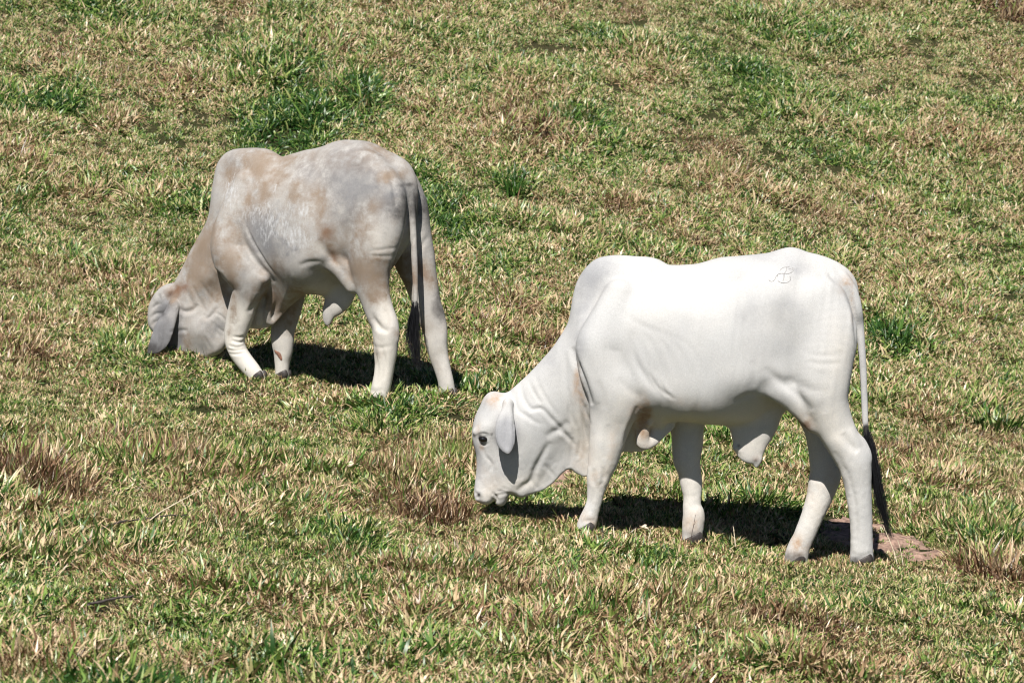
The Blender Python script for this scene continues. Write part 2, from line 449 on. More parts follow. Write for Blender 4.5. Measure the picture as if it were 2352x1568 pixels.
pale_W = [(120,760,.075),(180,740,.08),(100,830,.085),(150,830,.11),(125,915,.105),(185,930,.095),(110,1000,.07),(170,1000,.08),(110,1080,.055),(170,1090,.062),(110,1150,.058),(150,1180,.055),(210,1195,.035),(220,1130,.055),(230,1050,.08),(280,1000,.10),(300,900,.115),(340,970,.10),(290,1100,.07),(260,1150,.05),(240,800,.11),
 (390,1030,.05),(360,1120,.02),(440,1060,.02),(430,980,.055),(500,1000,.025),(560,1040,.02),(480,900,.075),(560,900,.06),(540,980,.03),
 (260,720,.06),(330,680,.08),(400,600,.09),(350,800,.12),(430,800,.125),(420,700,.125),(500,700,.14),(520,600,.145),(560,500,.16),(500,450,.09),(600,420,.18),(560,800,.11),
 (560,250,.06),(640,180,.08),(730,150,.085),(850,150,.08),(930,165,.09),(650,280,.115),(600,330,.11),(760,250,.15),
 (700,380,.21),(700,500,.23),(700,650,.21),(700,780,.15),(700,880,.05),(650,950,.025),(800,920,.03),(860,920,.03),(900,870,.05),
 (850,300,.22),(850,450,.27),(850,600,.275),(850,700,.27),(850,760,.23),(850,810,.16),
 (1000,170,.2),(1000,300,.28),(1000,450,.325),(1000,600,.33),(1000,700,.32),(1000,760,.295),(1000,815,.23),
 (1150,150,.22),(1150,300,.285),(1150,450,.335),(1150,600,.34),(1150,700,.33),(1150,770,.30),(1150,830,.22),
 (1300,130,.22),(1300,300,.28),(1300,450,.32),(1300,600,.32),(1300,690,.295),(1300,760,.22),(1300,820,.15),
 (1450,120,.2),(1450,250,.265),(1450,400,.27),(1450,550,.265),(1440,620,.262),(1510,640,.23),(1450,680,.225),(1450,760,.08),
 (1600,150,.14),(1600,250,.22),(1600,400,.24),(1600,550,.2),(1600,700,.08),
 (1720,180,.1),(1720,300,.165),(1720,450,.17),(1720,600,.1),(1800,300,.07),(1800,450,.07)]
pale_R = [(120,800,.05),(120,1100,.04),(300,1000,.05),(250,1150,.03),(360,1120,.02),(500,1030,.02),(560,1050,.02),(650,1000,.025),(800,940,.025),(880,900,.03),(400,600,.09),(540,450,.10),(560,250,.08),(700,120,.09),(900,120,.10),(1000,200,.26),(1150,150,.28),(1300,130,.28),(1450,100,.24),(1550,100,.2),(1700,160,.16),(1800,300,.10),(1780,500,.14),(900,800,.07),(1000,800,.07),(1150,820,.08),(1300,810,.10),(1450,760,.14),(1000,650,.16),(1150,650,.18),(1600,720,.12),(1200,480,.3)]
pale_relief = [(620,505,75,65,0,.02),(760,420,50,190,15,.012),(1440,165,110,50,-10,.016),(1350,330,60,200,10,-.012),(1330,640,120,70,0,.008),
 (600,340,50,110,20,-.010),(300,880,60,70,0,.008),(125,870,35,25,0,.012),(125,960,22,30,0,-.006),(1560,220,50,60,0,-.012),(1650,250,60,60,0,.012),(1560,420,70,110,0,.010),(900,640,50,90,20,-.010)]
pale_chains = [
 dict(rows=[(735,270,70,.13,.07),(700,380,95,.165,.08),(665,460,105,.185,.085),(640,510,98,.195,.085),(665,600,110,.19,.09),(705,680,118,.18,.10),(715,745,112,.165,.10),(705,805,98,.155,.09),(693,865,86,.15,.08),(680,930,77,.145),(666,1000,68,.14),(652,1050,58,.14),(643,1085,52,.14),(632,1140,40,.138),(623,1195,34,.136),(609,1240,36,.134),(597,1275,41,.132),(585,1310,42,.13),(580,1340,42,.13)], k=.028, wf=.8),
 dict(rows=[(1040,700,120,-.14,.10),(1040,850,78,-.14),(1042,930,70,-.135),(1038,1000,62,-.13),(1050,1060,52,-.13),(1058,1110,50,-.13),(1063,1170,41,-.125),(1062,1215,42,-.122),(1070,1250,49,-.12),(1068,1290,50,-.12),(1064,1330,47,-.12),(1062,1375,45,-.12)], k=.03),
 dict(rows=[(1600,330,150,.13,.11),(1640,440,158,.15,.12),(1640,560,142,.165,.125),(1642,660,124,.17,.12),(1655,735,104,.17,.105),(1678,800,92,.165,.09),(1702,855,84,.16,.08),(1727,905,79,.155),(1757,960,76,.15),(1785,1010,75,.147),(1797,1060,68,.145),(1805,1120,60,.142),(1812,1190,55,.14),(1818,1260,51,.137),(1821,1330,49,.134),(1822,1400,50,.132),(1822,1445,52,.13),(1822,1475,50,.13)], k=.035, wf=.8),
 dict(rows=[(1800,940,45,.15,.03),(1822,968,38,.15,.026),(1830,990,36,.15,.024)], k=.02),
 dict(rows=[(1640,330,140,-.14,.10),(1640,560,130,-.16,.11),(1640,700,110,-.16,.10),(1645,800,92,-.155,.09),(1650,900,78,-.15,.075),(1655,980,70,-.14),(1660,1060,70,-.13),(1650,1110,68,-.125),(1637,1160,60,-.12),(1620,1210,55,-.115),(1600,1260,50,-.11),(1580,1310,48,-.105),(1558,1360,47,-.1),(1540,1400,50,-.1),(1530,1440,53,-.1),(1528,1470,52,-.1)], k=.035, wf=.8),
 # flank folds, near and far
 dict(rows=[(1330,640,50,.20,.045),(1400,668,50,.215,.04),(1460,700,52,.21,.038),(1520,738,54,.19,.036),(1570,785,52,.175,.036),(1610,835,48,.165,.04)], k=.03),
 dict(rows=[(1360,680,50,-.23,.045),(1460,710,52,-.2,.038),(1550,770,52,-.17,.036),(1600,835,48,-.16,.04)], k=.03),
 # sheath
 dict(rows=[(1345,800,115,0,.06),(1335,850,104,0,.05),(1328,895,86,0,.042),(1322,930,75,0,.036),(1322,958,64,0,.03),(1336,982,44,0,.026),(1350,1003,26,0,.022),(1351,1022,16,0,.015),(1350,1032,11,0,.011)], k=.04),
 dict(rows=[(1262,950,18,.01,.02),(1275,962,14,.01,.018)], k=.012),
 # curtains of the brisket
 dict(rows=[(790,760,45,.10,.03),(830,800,40,.095,.022),(848,860,26,.085,.018),(840,910,32,.07,.018),(850,930,32,.06,.018),(880,915,34,.05,.017),(912,885,32,.04,.016),(960,850,26,.02,.015)], k=.022),
 dict(rows=[(880,770,30,.13,.02),(895,790,22,.125,.016),(868,840,16,.11,.014)], k=.012),
 dict(rows=[(780,830,30,-.04,.02),(790,950,26,-.03,.018)], k=.012),
 # jaw and lips
 dict(rows=[(205,1165,30,0,.045),(205,1188,24,0,.036)], k=.012),
 dict(rows=[(130,1150,40,0,.058),(135,1168,34,0,.055)], k=.015),
 dict(rows=[(103,1170,15,.028,.018),(100,1178,13,.03,.014)], k=.012),
 # brow
 dict(rows=[(96,880,18,.075,.022),(125,876,20,.088,.02),(150,892,16,.09,.016)], k=.014),
 # ears
 dict(rows=[(238,752,24,.10,.03),(233,790,27,.125,.022),(227,832,39,.152,.016),(225,880,46,.178,.0125),(227,918,43,.196,.0115),(231,948,29,.205,.011),(236,970,12,.212,.010)], k=.014),
 dict(rows=[(250,765,28,-.105,.03),(240,840,38,-.155,.016),(236,925,38,-.196,.0115),(240,968,15,-.21,.010)], k=.014),
 # tail
 dict(rows=[(1690,158,26,.01,.03),(1730,190,29,.045,.028),(1765,232,28,.055,.026),(1787,280,26,.055,.024),(1803,340,23,.05,.022),(1812,400,20,.02),(1820,480,17,.02),(1826,560,16,.02),(1831,650,15,.02),(1835,750,15,.02),(1838,830,14,.02),(1842,890,10,.02)], k=.010, wf=.9),
]
pale_cuts = [dict(rows=[(112,915,13,.115,.02),(138,908,13,.118,.02)], k=.01),
 dict(rows=[(93,1180,7,.05,.012),(98,1174,8,.055,.012)], k=.006)]
c3 = lambda L: [(22.4 + a * .4286, 627.2 + b * .4286) for a, b in L]
pale_strokes = [
 ([(560,560),(548,660),(556,760)], .010, .005, .15), ([(500,520),(498,640),(520,760),(512,880)], .012, .004, .12), ([(585,760),(578,850),(590,960)], .009, .005, .1), ([(555,860),(560,930),(548,1000)], .008, .004, .05),
 ([(1580,560),(1640,575),(1730,570)], .012, .0025, .26), ([(1560,520),(1640,540),(1750,530)], .012, .002, .26),
 ([(1460,110),(1440,150),(1400,180)], .03, .004, .2), ([(1010,150),(1000,260),(980,400)], .02, .002, .25), ([(1090,150),(1085,280),(1070,420)], .02, .002, .25), ([(1170,150),(1165,300),(1150,460)], .02, .002, .28),

 ([(98,905),(112,892),(135,888),(158,900)], .006, .005, .1), ([(104,925),(118,938),(140,938),(158,925)], .005, .003, .1), ([(170,1150),(182,1168),(190,1185)], .005, .008, .05), ([(182,1168),(210,1160),(245,1158)], .006, .006, .05), ([(88,1150),(100,1160),(106,1178)], .006, .005, .04),

 ([(1735,880),(1768,930),(1805,965)], .016, .010, .16), ([(1755,1060),(1775,1120),(1790,1200),(1797,1300),(1799,1400)], .012, .006, .14),
 ([(1700,960),(1735,1030),(1760,1070)], .014, .005, .15), ([(1840,1080),(1848,1180),(1850,1300)], .008, -.0, .14),
 ([(690,840),(680,920),(672,1000)], .016, .005, .17), ([(625,1040),(620,1085),(632,1120)], .010, .005, .14), ([(665,1030),(668,1080),(655,1120)], .009, .005, .14),
 ([(620,1140),(612,1190),(606,1240)], .008, .005, .13), ([(575,1270),(600,1275),(630,1270)], .010, .005, .13),
 ([(1775,1420),(1820,1432),(1868,1420)], .010, .004, .13), ([(1640,600),(1650,700),(1660,800)], .022, .004, .27),

 ([(232,800),(234,860),(230,915),(234,955)], .012, .009, .17), ([(222,840),(212,890),(216,940)], .006, .004, .17), ([(262,830),(266,900),(262,950)], .006, .004, .18),
 (c3([(480,100),(560,300),(580,420),(575,560)]), .010, .006, .1), (c3([(300,180),(260,260),(230,360)]), .008, .003, .06), (c3([(360,640),(400,800),(480,1130)]), .012, .004, .07),
 (c3([(620,80),(650,220),(740,350),(850,350),(950,450),(1040,550),(1110,630),(1150,700)]), .009, .0075, .12),
 (c3([(560,180),(600,350),(700,430),(850,520)]), .009, .006, .11),
 (c3([(700,60),(780,200),(850,300)]), .008, .004, .12),
 (c3([(780,0),(860,180),(960,330),(1010,420)]), .008, .003, .12),
 (c3([(1120,120),(1140,300),(1150,400),(1210,560)]), .008, .005, .13),
 (c3([(1200,100),(1230,300),(1300,600),(1330,760)]), .008, .006, .14),
 (c3([(1270,250),(1320,400),(1370,520)]), .007, .005, .14),
 (c3([(900,640),(980,590),(1040,560),(1130,470)]), .015, .008, .08),
 (c3([(1010,560),(1100,620),(1200,740)]), .008, .005, .06),
 (c3([(950,690),(900,760),(850,860),(800,950),(740,1100),(640,1180),(600,1220)]), .012, .009, .05),
 (c3([(880,920),(940,1000),(1000,1080)]), .008, .004, .03),
 (c3([(1090,960),(1090,1000)]), .008, .005, .02),
 (c3([(760,1090),(800,1200)]), .008, .004, .02),
 (c3([(1180,640),(1170,800),(1160,960)]), .010, .004, .03),
 (c3([(240,760),(265,840),(330,930),(320,1000)]), .007, .0055, .08),
 (c3([(370,1240),(385,1300),(350,1340)]), .006, .006, .04),
 (c3([(385,1215),(440,1210),(500,1225)]), .0055, .004, .05),
 (c3([(420,1165),(470,1185),(500,1200)]), .0055, .003, .05),
 (c3([(200,1000),(180,1150)]), .012, .003, .06),
 ([(524,505),(545,570),(575,640),(600,720),(612,760)], .013, .018, .2),
 ([(785,430),(800,540),(850,630),(900,690),(950,730)], .014, .006, .28),
 ([(870,620),(910,680),(955,720)], .008, .005, .28),
 ([(905,640),(945,700),(985,735)], .008, .004, .28),
 ([(1385,590),(1440,640),(1500,690),(1560,745),(1600,790)], .016, .008, .26),
 ([(1480,640),(1540,670),(1600,690),(1680,700)], .02, .004, .25),
 ([(1350,715),(1300,720),(1250,750)], .012, .004, .25),
 ([(815,760),(800,820),(775,880),(760,940)], .010, .008, .17),
 ([(640,650),(660,710),(665,780)], .016, .004, .25),
 ([(730,640),(790,700),(840,730)], .02, .005, .25),
 ([(1675,165),(1690,190),(1735,222),(1762,265),(1782,330),(1790,420),(1796,500)], .009, .012, .06),
 ([(1640,165),(1650,205)], .01, .003, .2),
 ([(1290,360),(1300,480),(1340,600)], .02, .003, .3),
 ([(1330,560),(1345,620),(1340,680)], .018, .004, .3),
 ([(1740,1090),(1760,1180)], .012, .004, .15),
 ([(620,880),(610,960),(605,1040)], .014, .003, .18),
] + [([(680 + 8 * i, 250 + 10 * i), (672 + 26 * i, 480), (700 + 30 * i, 640)], .012, .0012, .25) for i in range(6, 16, 2)]
pale_paint = dict(
 grey=[(610,200,75,60,-40,.65),(640,150,80,40,-20,.35),(570,330,45,110,15,.42),(420,560,70,40,-45,.3),(560,500,30,60,0,.35),(430,640,60,60,0,.22),(1270,180,50,25,-20,.3),(1495,335,90,60,20,.30),(1540,160,60,30,10,.4),(1420,110,120,30,0,.25),(1350,450,60,110,-10,.16),(1300,340,50,60,0,.2),(1500,470,70,60,0,.15),(226,905,50,80,0,1.,2),(225,830,30,50,0,.25),(1000,420,160,60,0,.10),(130,780,40,30,-40,.3),(100,1040,14,80,0,.25),(1350,750,150,50,10,.12),(1838,650,20,260,0,.25)],
 tan=[(590,1290,60,40,0,.28),(1062,1330,50,50,0,.25),(1540,1430,50,46,0,.42),(1600,1180,40,60,0,.15),(640,1090,30,30,0,.3),(1690,1120,26,50,0,.2),(560,1000,40,60,0,.2),(700,960,20,120,10,.15),(150,1100,40,60,0,.12),(165,745,34,28,0,.45),(835,840,40,80,0,.6),(540,660,14,70,5,.3),(568,740,18,80,-8,.35),(95,880,14,30,0,.2),(860,770,22,30,10,.5),(845,840,18,50,0,.45),(1755,225,22,30,40,.5),(1785,300,8,60,0,.45),(1560,850,40,40,0,.4),(110,960,10,20,0,.3),(1070,760,90,30,10,.12)],
 cream=[(560,900,40,120,-10,.55),(680,1100,120,260,0,.45),(760,730,60,60,0,.25),(1060,1150,90,250,0,.6),(1640,1150,120,300,0,.5),(1330,960,90,90,0,.6),(1500,830,200,60,10,.5),(300,1130,120,40,-10,.5),(140,1185,50,30,0,.55),(840,900,80,90,0,.6),(1150,830,300,30,0,.4),(1730,520,60,140,0,.35),(1700,820,60,160,-20,.25)],
 fleck=[],
 dark=[(205,1185,34,26,0,.25),(97,1180,8,10,0,.85),(104,915,9,12,30,.7,1.5),(158,902,5,6,0,.6),(113,943,8,10,0,.45),(1820,1470,55,26,0,.5,2),(1530,1478,50,24,0,.45,2),(1851,890,16,26,0,.95,2),(1272,962,6,6,0,.5),(1350,1032,12,10,0,.6),(1062,1375,40,16,0,.3)],
 rust=[(1350,1020,16,14,0,.3),(842,810,22,36,10,.45),(1775,236,14,18,30,.25),(1575,862,30,22,20,.45)])

def empty_at(cow, name, feet, label, cat, group):
    ps = np.array([cow.world(*a) for a in feet.values()]); c = ps.mean(0)
    o = bpy.data.objects.new(name, None); COL.objects.link(o)
    o.location = (c[0], c[1], float(ground(c[0], c[1]))); o.empty_display_size = .3
    return tag(o, label, cat, group)

def hooves(cow, parent, feet, spec, scale=1.):
    protos = {}
    for key, (u, v, lat) in feet.items():
        p = cow.pt(u, v, lat); gz = None
        V = Vol((-.085, -.075, -.03), (.11, .075, .09), .005)
        for sgn in (-1, 1):
            V.add(catmull([(-.02, sgn * .028, .045, .042, .027), (.015, sgn * .028, .028, .045, .027), (.05, sgn * .025, .008, .036, .022), (.078, sgn * .018, -.006, .016, .012)], 4), .006)
        Zc = V.z[None, None, :]
        V.d = np.maximum(V.d, -(Zc + .012)).astype(np.float32); V.d = np.maximum(V.d, (Zc - .055 - V.x[:, None, None] * -.5)).astype(np.float32)
        P, Fq = V.mesh(1)
        tilt, dz = spec.get(key, (0, 0))
        c, s_ = math.cos(R(tilt)), math.sin(R(tilt))
        Q = P * scale
        Q = np.stack([Q[:, 0] * c + Q[:, 2] * s_, Q[:, 1], -Q[:, 0] * s_ + Q[:, 2] * c], 1)
        Q = Q + np.array([p[0], p[1], p[2] + dz])
        mesh_obj('hoof', local(cow, parent, Q), Fq, M_HORN, parent)

def strands(cow, name, parent, path, n, seed, mat, r0=.0012):
    """path rows u,v,spread(sheet),lat,spread lateral"""
    r = np.random.default_rng(seed)
    base = np.array([np.r_[cow.pt(u, v, lat), sp * cow.m, spl] for u, v, sp, lat, spl in path])
    base = catmull(base, 4); m = len(base); V = []; Fc = []
    for i in range(n):
        a0 = r.uniform(0, .25) * (m - 1); a1 = min(m - 1, a0 + r.uniform(.45, 1.0) * (m - 1)); k = 12
        ang = r.uniform(0, 2 * math.pi); rad = math.sqrt(r.uniform(0, 1)) * (1 + (r.random() < .18) * r.uniform(.2, .9)); tt = np.linspace(a0, a1, k)
        dw, df = r.uniform(0, 6), r.uniform(.1, .3)
        pts = np.stack([np.interp(tt, np.arange(m), base[:, c]) for c in range(5)], 1)
        w_ = rad + .25 * np.sin(tt * df + dw)
        X = pts[:, 0] + math.cos(ang) * w_ * pts[:, 3]; Y = pts[:, 1] + math.sin(ang) * w_ * pts[:, 4]; Z = pts[:, 2] + r.normal(0, .0015, k).cumsum() * .3
        rr = r0 * np.linspace(1.3, .35, k)
        for j in range(k):
            for q in range(3):
                a = q * 2.094 + ang; V.append((X[j] + math.cos(a) * rr[j], Y[j] + math.sin(a) * rr[j], Z[j]))
        b = len(V) - 3 * k
        for j in range(k - 1):
            for q in range(3):
                Fc.append((b + j * 3 + q, b + j * 3 + (q + 1) % 3, b + j * 3 + 3 + (q + 1) % 3, b + j * 3 + 3 + q))
    return mesh_obj(name, local(cow, parent, V), np.array(Fc), mat, parent)

def ellipsoid(name, cow, parent, u, v, lat, ru, rv, rl, mat, ang=0):
    p = cow.pt(u, v, lat); a = R(ang); V = []; Fc = []; nu, nv = 24, 14
    for i in range(nv + 1):
        th = math.pi * i / nv
        for j in range(nu):
            ph = 2 * math.pi * j / nu
            x = math.sin(th) * math.cos(ph) * ru * cow.m; z = math.cos(th) * rv * cow.m
            if z < 0: z *= 1.0
            V.append((p[0] + x * math.cos(a) - z * math.sin(a), p[1] + math.sin(th) * math.sin(ph) * rl, p[2] + x * math.sin(a) + z * math.cos(a)))
    for i in range(nv):
        for j in range(nu): Fc.append((i * nu + j, i * nu + (j + 1) % nu, (i + 1) * nu + (j + 1) % nu, (i + 1) * nu + j))
    return mesh_obj(name, local(cow, parent, V), np.array(Fc), mat, parent)

def on_hide(P, Nn, x, z):
    m = P[:, 1] > .03
    idx = np.where(m)[0]; d = (P[idx, 0] - x) ** 2 + (P[idx, 2] - z) ** 2
    k = idx[np.argpartition(d, 8)[:8]]; k = k[P[k, 1] > P[k, 1].max() - .03]
    return P[k, 1].mean()

def brand(cow, parent, P, Nn, curves, lat, rad=.0025):
    V = []; Fc = []
    for cv in curves:
        Q = np.array([cow.pt(u, v, lat)[[0, 2]] for u, v in cv]); Q = catmull(Q, 5) if len(Q) > 2 else np.array([Q[0] + (Q[1] - Q[0]) * t for t in np.linspace(0, 1, 5)])
        Y = np.array([on_hide(P, Nn, x, z) for x, z in Q]); Y = np.convolve(np.pad(Y, 2, mode='edge'), np.ones(5) / 5, 'valid')
        T = np.gradient(Q, axis=0); T /= np.linalg.norm(T, axis=1, keepdims=True) + 1e-9
        b = len(V); k = 6
        for i in range(len(Q)):
            rr = rad * (.6 + .8 * abs(math.sin(i * 1.3)))
            for q in range(k):
                a = q * 2 * math.pi / k
                V.append((Q[i, 0] - T[i, 1] * math.cos(a) * rr, Y[i] + math.sin(a) * rr * .8, Q[i, 1] + T[i, 0] * math.cos(a) * rr))
        for i in range(len(Q) - 1):
            for q in range(k): Fc.append((b + i * k + q, b + i * k + (q + 1) % k, b + (i + 1) * k + (q + 1) % k, b + (i + 1) * k + q))
    return mesh_obj('brand_mark', local(cow, parent, V), np.array(Fc), M_BRAND, parent)

pale = empty_at(PALE, 'grazing_cow', FEET_P, 'plain white humped cow with a letter brand on its rump, grazing at the front right', 'cow', 'humped cattle grazing on the hillside')
body, BP, BF, BN = build_body(PALE, dict(poly=pale_poly, W=pale_W, R=pale_R, relief=pale_relief, chains=pale_chains, cuts=pale_cuts, strokes=pale_strokes, paint=pale_paint), 'body', pale, M_PALE)
hooves(PALE, pale, FEET_P, dict(nf=(8, .012), ff=(0, .012), fh=(12, .012), nh=(0, .012)))
ellipsoid('eye', PALE, pale, 127, 913, .090, 22, 15, .023, M_EYE, 10)
ellipsoid('eye', PALE, pale, 130, 911, -.088, 20, 14, .022, M_EYE, 12)
c4 = lambda L: [((2940 + a / 2.904 - 1820) * 1.12, (960 + b / 2.904 - 940) * 1.12) for a, b in L]
brand(PALE, pale, BP, BN, [c4([(392,468),(425,486),(460,470),(480,430),(510,402),(555,396),(600,402),(640,395),(675,372),(685,345),(668,335)]),
    c4([(525,372),(550,340),(590,328),(640,322)]), c4([(605,330),(602,362),(575,400),(570,440),(558,480)]), c4([(625,340),(655,348),(678,352)]),
    c4([(498,478),(530,495),(575,502),(620,492),(645,468),(640,430)]), c4([(500,415),(498,440)]) ], .26)
strands(PALE, 'tail_switch', pale, [(1838,850,8,.02,.008),(1846,900,16,.02,.014),(1862,960,19,.02,.02),(1880,1050,19,.02,.025),(1893,1130,20,.02,.03),(1910,1210,21,.02,.03),(1932,1290,17,.02,.03),(1945,1350,18,.02,.03)], 320, 5, M_HAIR)

# ------------------------------------------------------------------ the dappled animal
grey_poly = [(238,822),(205,828),(168,846),(138,882),(114,930),(106,975),(106,1025),(116,1060),(146,1100),(180,1150),(215,1200),(245,1232),(285,1254),(330,1258),(390,1240),(440,1210),(480,1185),(505,1140),(530,1090),(560,1062),(620,1062),(700,1062),(740,1045),(790,990),(850,930),(905,890),(950,884),(1030,890),(1085,868),(1130,850),(1200,845),(1300,815),(1370,750),(1420,670),(1460,600),(1490,500),(1502,410),(1500,320),(1485,255),(1458,205),(1428,178),(1380,150),(1330,128),(1290,105),(1240,86),(1180,79),(1120,78),(1060,90),(1000,115),(920,131),(850,150),(795,165),(765,150),(720,127),(650,119),(560,124),(510,140),(480,168),(457,210),(442,290),(433,350),(426,420),(412,490),(378,560),(330,640),(282,740),(252,800)]
grey_W = [(150,920,.10),(115,990,.095),(190,880,.09),(215,850,.075),(150,1060,.10),(200,1000,.10),(200,1120,.085),(240,1200,.07),(330,1200,.06),(300,1020,.105),(370,1080,.115),(330,950,.09),(440,1130,.07),(420,1190,.05),
 (270,860,.085),(300,780,.085),(350,700,.10),(420,600,.12),(400,800,.125),(455,880,.055),(470,800,.085),(490,860,.05),(500,950,.04),(430,840,.085),(330,870,.11),(480,1000,.05),(480,1100,.025),(600,1030,.025),(700,1030,.03),(560,940,.05),
 (470,520,.13),(450,400,.10),(470,280,.075),(520,190,.075),(620,155,.085),(720,160,.085),(560,280,.12),(640,240,.14),(780,200,.12),
 (520,450,.19),(560,600,.21),(520,700,.17),(600,780,.16),(640,900,.09),(760,960,.04),(760,880,.11),
 (700,300,.19),(700,450,.25),(700,600,.265),(720,720,.24),(740,790,.18),
 (850,190,.17),(850,300,.25),(850,450,.30),(850,600,.31),(850,730,.305),(850,800,.26),(850,840,.2),
 (1000,160,.19),(1000,300,.26),(1000,450,.31),(1000,600,.315),(930,790,.26),(940,840,.2),(1000,720,.27),(1010,780,.185),(1020,840,.12),
 (1120,120,.18),(1120,250,.25),(1120,400,.28),(1120,560,.27),(1060,650,.26),(1110,650,.25),(1110,710,.20),(1120,800,.08),
 (1250,130,.15),(1250,250,.22),(1250,400,.24),(1250,550,.22),(1260,700,.12),
 (1380,190,.11),(1380,300,.16),(1380,450,.17),(1350,600,.14),(1460,300,.075),(1460,450,.07)]
grey_R = [(110,980,.06),(200,860,.05),(300,1230,.05),(420,1200,.03),(560,1060,.02),(700,1050,.025),(350,650,.09),(420,480,.10),(450,280,.07),(560,140,.08),(720,140,.09),(850,170,.22),(1000,130,.25),(1120,90,.24),(1250,100,.18),(1400,170,.14),(1490,350,.10),(1440,620,.12),(760,850,.05),(850,840,.07),(960,870,.08),(1050,870,.09),(1100,850,.12),(900,680,.17),(900,500,.3)]
grey_relief = [(500,650,70,80,0,.025),(620,430,60,180,15,.010),(1130,150,100,50,-10,.022),(1010,330,50,160,8,-.010),(1000,700,90,60,0,.008),(350,1050,60,60,0,.008),(1210,250,50,60,0,-.014),(1300,300,60,60,0,.010),(1200,430,80,110,0,.012),(150,950,30,30,0,.012)]
grey_chains = [
 dict(rows=[(600,300,60,.13,.07),(570,430,90,.165,.08),(530,560,105,.19,.085),(510,650,94,.22,.09),(545,720,102,.22,.095),(605,780,104,.19,.10),(625,830,92,.175,.095),(612,880,82,.165,.085),(594,930,76,.16,.075),(577,990,74,.155,.068),(560,1050,68,.15,.06),(547,1100,60,.145,.055),(550,1145,54,.14),(567,1190,50,.135),(595,1230,48,.13),(628,1270,46,.125),(655,1305,44,.122),(668,1328,42,.12)], k=.028, wf=.8),
 dict(rows=[(655,800,60,.2,.06),(690,800,36,.20,.05)], k=.03),
 dict(rows=[(840,760,100,-.14,.09),(835,880,84,-.145),(825,960,74,-.145),(808,1030,68,-.14),(798,1085,64,-.137),(797,1130,62,-.135),(800,1180,52,-.133),(796,1230,42,-.132),(795,1280,37,-.13),(795,1310,38,-.13),(795,1325,38,-.13)], k=.03),
 dict(rows=[(1230,260,125,.13,.11),(1290,380,155,.15,.12),(1290,500,152,.165,.125),(1275,610,135,.175,.125),(1258,700,118,.175,.11),(1258,770,102,.17,.10),(1265,840,90,.168,.09),(1283,910,80,.166,.08),(1307,980,76,.165,.075),(1330,1040,74,.164,.07),(1338,1090,71,.163),(1337,1140,66,.162),(1336,1190,61,.16),(1332,1250,53,.16),(1324,1310,50,.16),(1312,1370,50,.16),(1303,1415,50,.16),(1300,1435,48,.16)], k=.035, wf=.8),
 dict(rows=[(1350,1050,46,.165,.03),(1368,1085,36,.165,.026),(1370,1110,32,.165,.024)], k=.02),
 dict(rows=[(1380,300,120,-.14,.10),(1430,420,128,-.16,.11),(1450,560,128,-.185,.12),(1480,680,115,-.20,.11),(1510,780,95,-.205,.10),(1532,860,84,-.205,.085),(1553,940,76,-.205,.075),(1580,1020,70,-.205,.065),(1595,1080,66,-.205,.06),(1602,1150,58,-.205),(1614,1210,50,-.205),(1632,1270,45,-.203),(1648,1330,42,-.20),(1656,1380,43,-.20),(1660,1420,43,-.20)], k=.035, wf=.8),
 dict(rows=[(1595,980,44,-.205,.03),(1614,1030,38,-.205,.026),(1618,1060,32,-.205,.024)], k=.02),
 dict(rows=[(975,680,50,.19,.045),(1030,698,50,.205,.04),(1075,730,50,.21,.038),(1120,775,50,.195,.038),(1165,830,48,.18,.04)], k=.03),
 dict(rows=[(1060,720,45,-.22,.04),(1150,790,48,-.19,.038),(1240,850,48,-.17,.04)], k=.03),
 # sheath
 dict(rows=[(1085,820,80,0,.05),(1090,865,74,0,.044),(1080,905,66,0,.036),(1062,940,54,0,.03),(1045,970,42,0,.027),(1036,1000,31,0,.023),(1033,1020,24,0,.018),(1033,1035,15,0,.013)], k=.035),
 dict(rows=[(1130,850,60,0,.03),(1120,905,46,0,.026),(1085,950,36,0,.024)], k=.03),
 # curtains of the brisket
 dict(rows=[(740,830,40,.10,.03),(735,900,28,.08,.02),(722,960,24,.06,.018),(718,1010,24,.04,.016),(745,1020,22,.02,.014),(800,950,22,0,.014)], k=.014),
 dict(rows=[(690,880,22,.08,.02),(680,960,20,.06,.016),(672,1030,20,.04,.014)], k=.012),
 # poll and horn buds
 dict(rows=[(205,870,34,.03,.05),(190,900,30,.06,.03)], k=.02),
 dict(rows=[(150,900,22,.07,.02),(142,912,14,.085,.016)], k=.012),
 # ears: droop out and forward from the side of the head
 dict(rows=[(228,945,34,.105,.035),(215,985,40,.13,.022),(195,1030,50,.155,.015),(175,1075,58,.175,.0125),(160,1115,56,.19,.0115),(135,1150,44,.20,.011),(108,1176,22,.205,.010)], k=.014),
 dict(rows=[(215,945,36,-.10,.03),(190,1020,42,-.15,.016),(165,1095,42,-.185,.0115),(140,1160,20,-.2,.010)], k=.014),
 # tail
 dict(rows=[(1385,195,28,0,.035),(1415,240,28,.01,.03),(1440,290,26,.02,.026),(1458,350,23,.03,.023),(1470,420,20,.035,.02),(1478,520,18,.04),(1483,620,17,.04),(1488,720,16,.04),(1491,820,15,.04),(1492,900,13,.04),(1490,950,11,.04)], k=.010, wf=.9),
]
c5 = lambda L: [((540 + a / 2.8 - 520) * 1.3064, (1000 + b / 2.8 - 500) * 1.3064) for a, b in L]
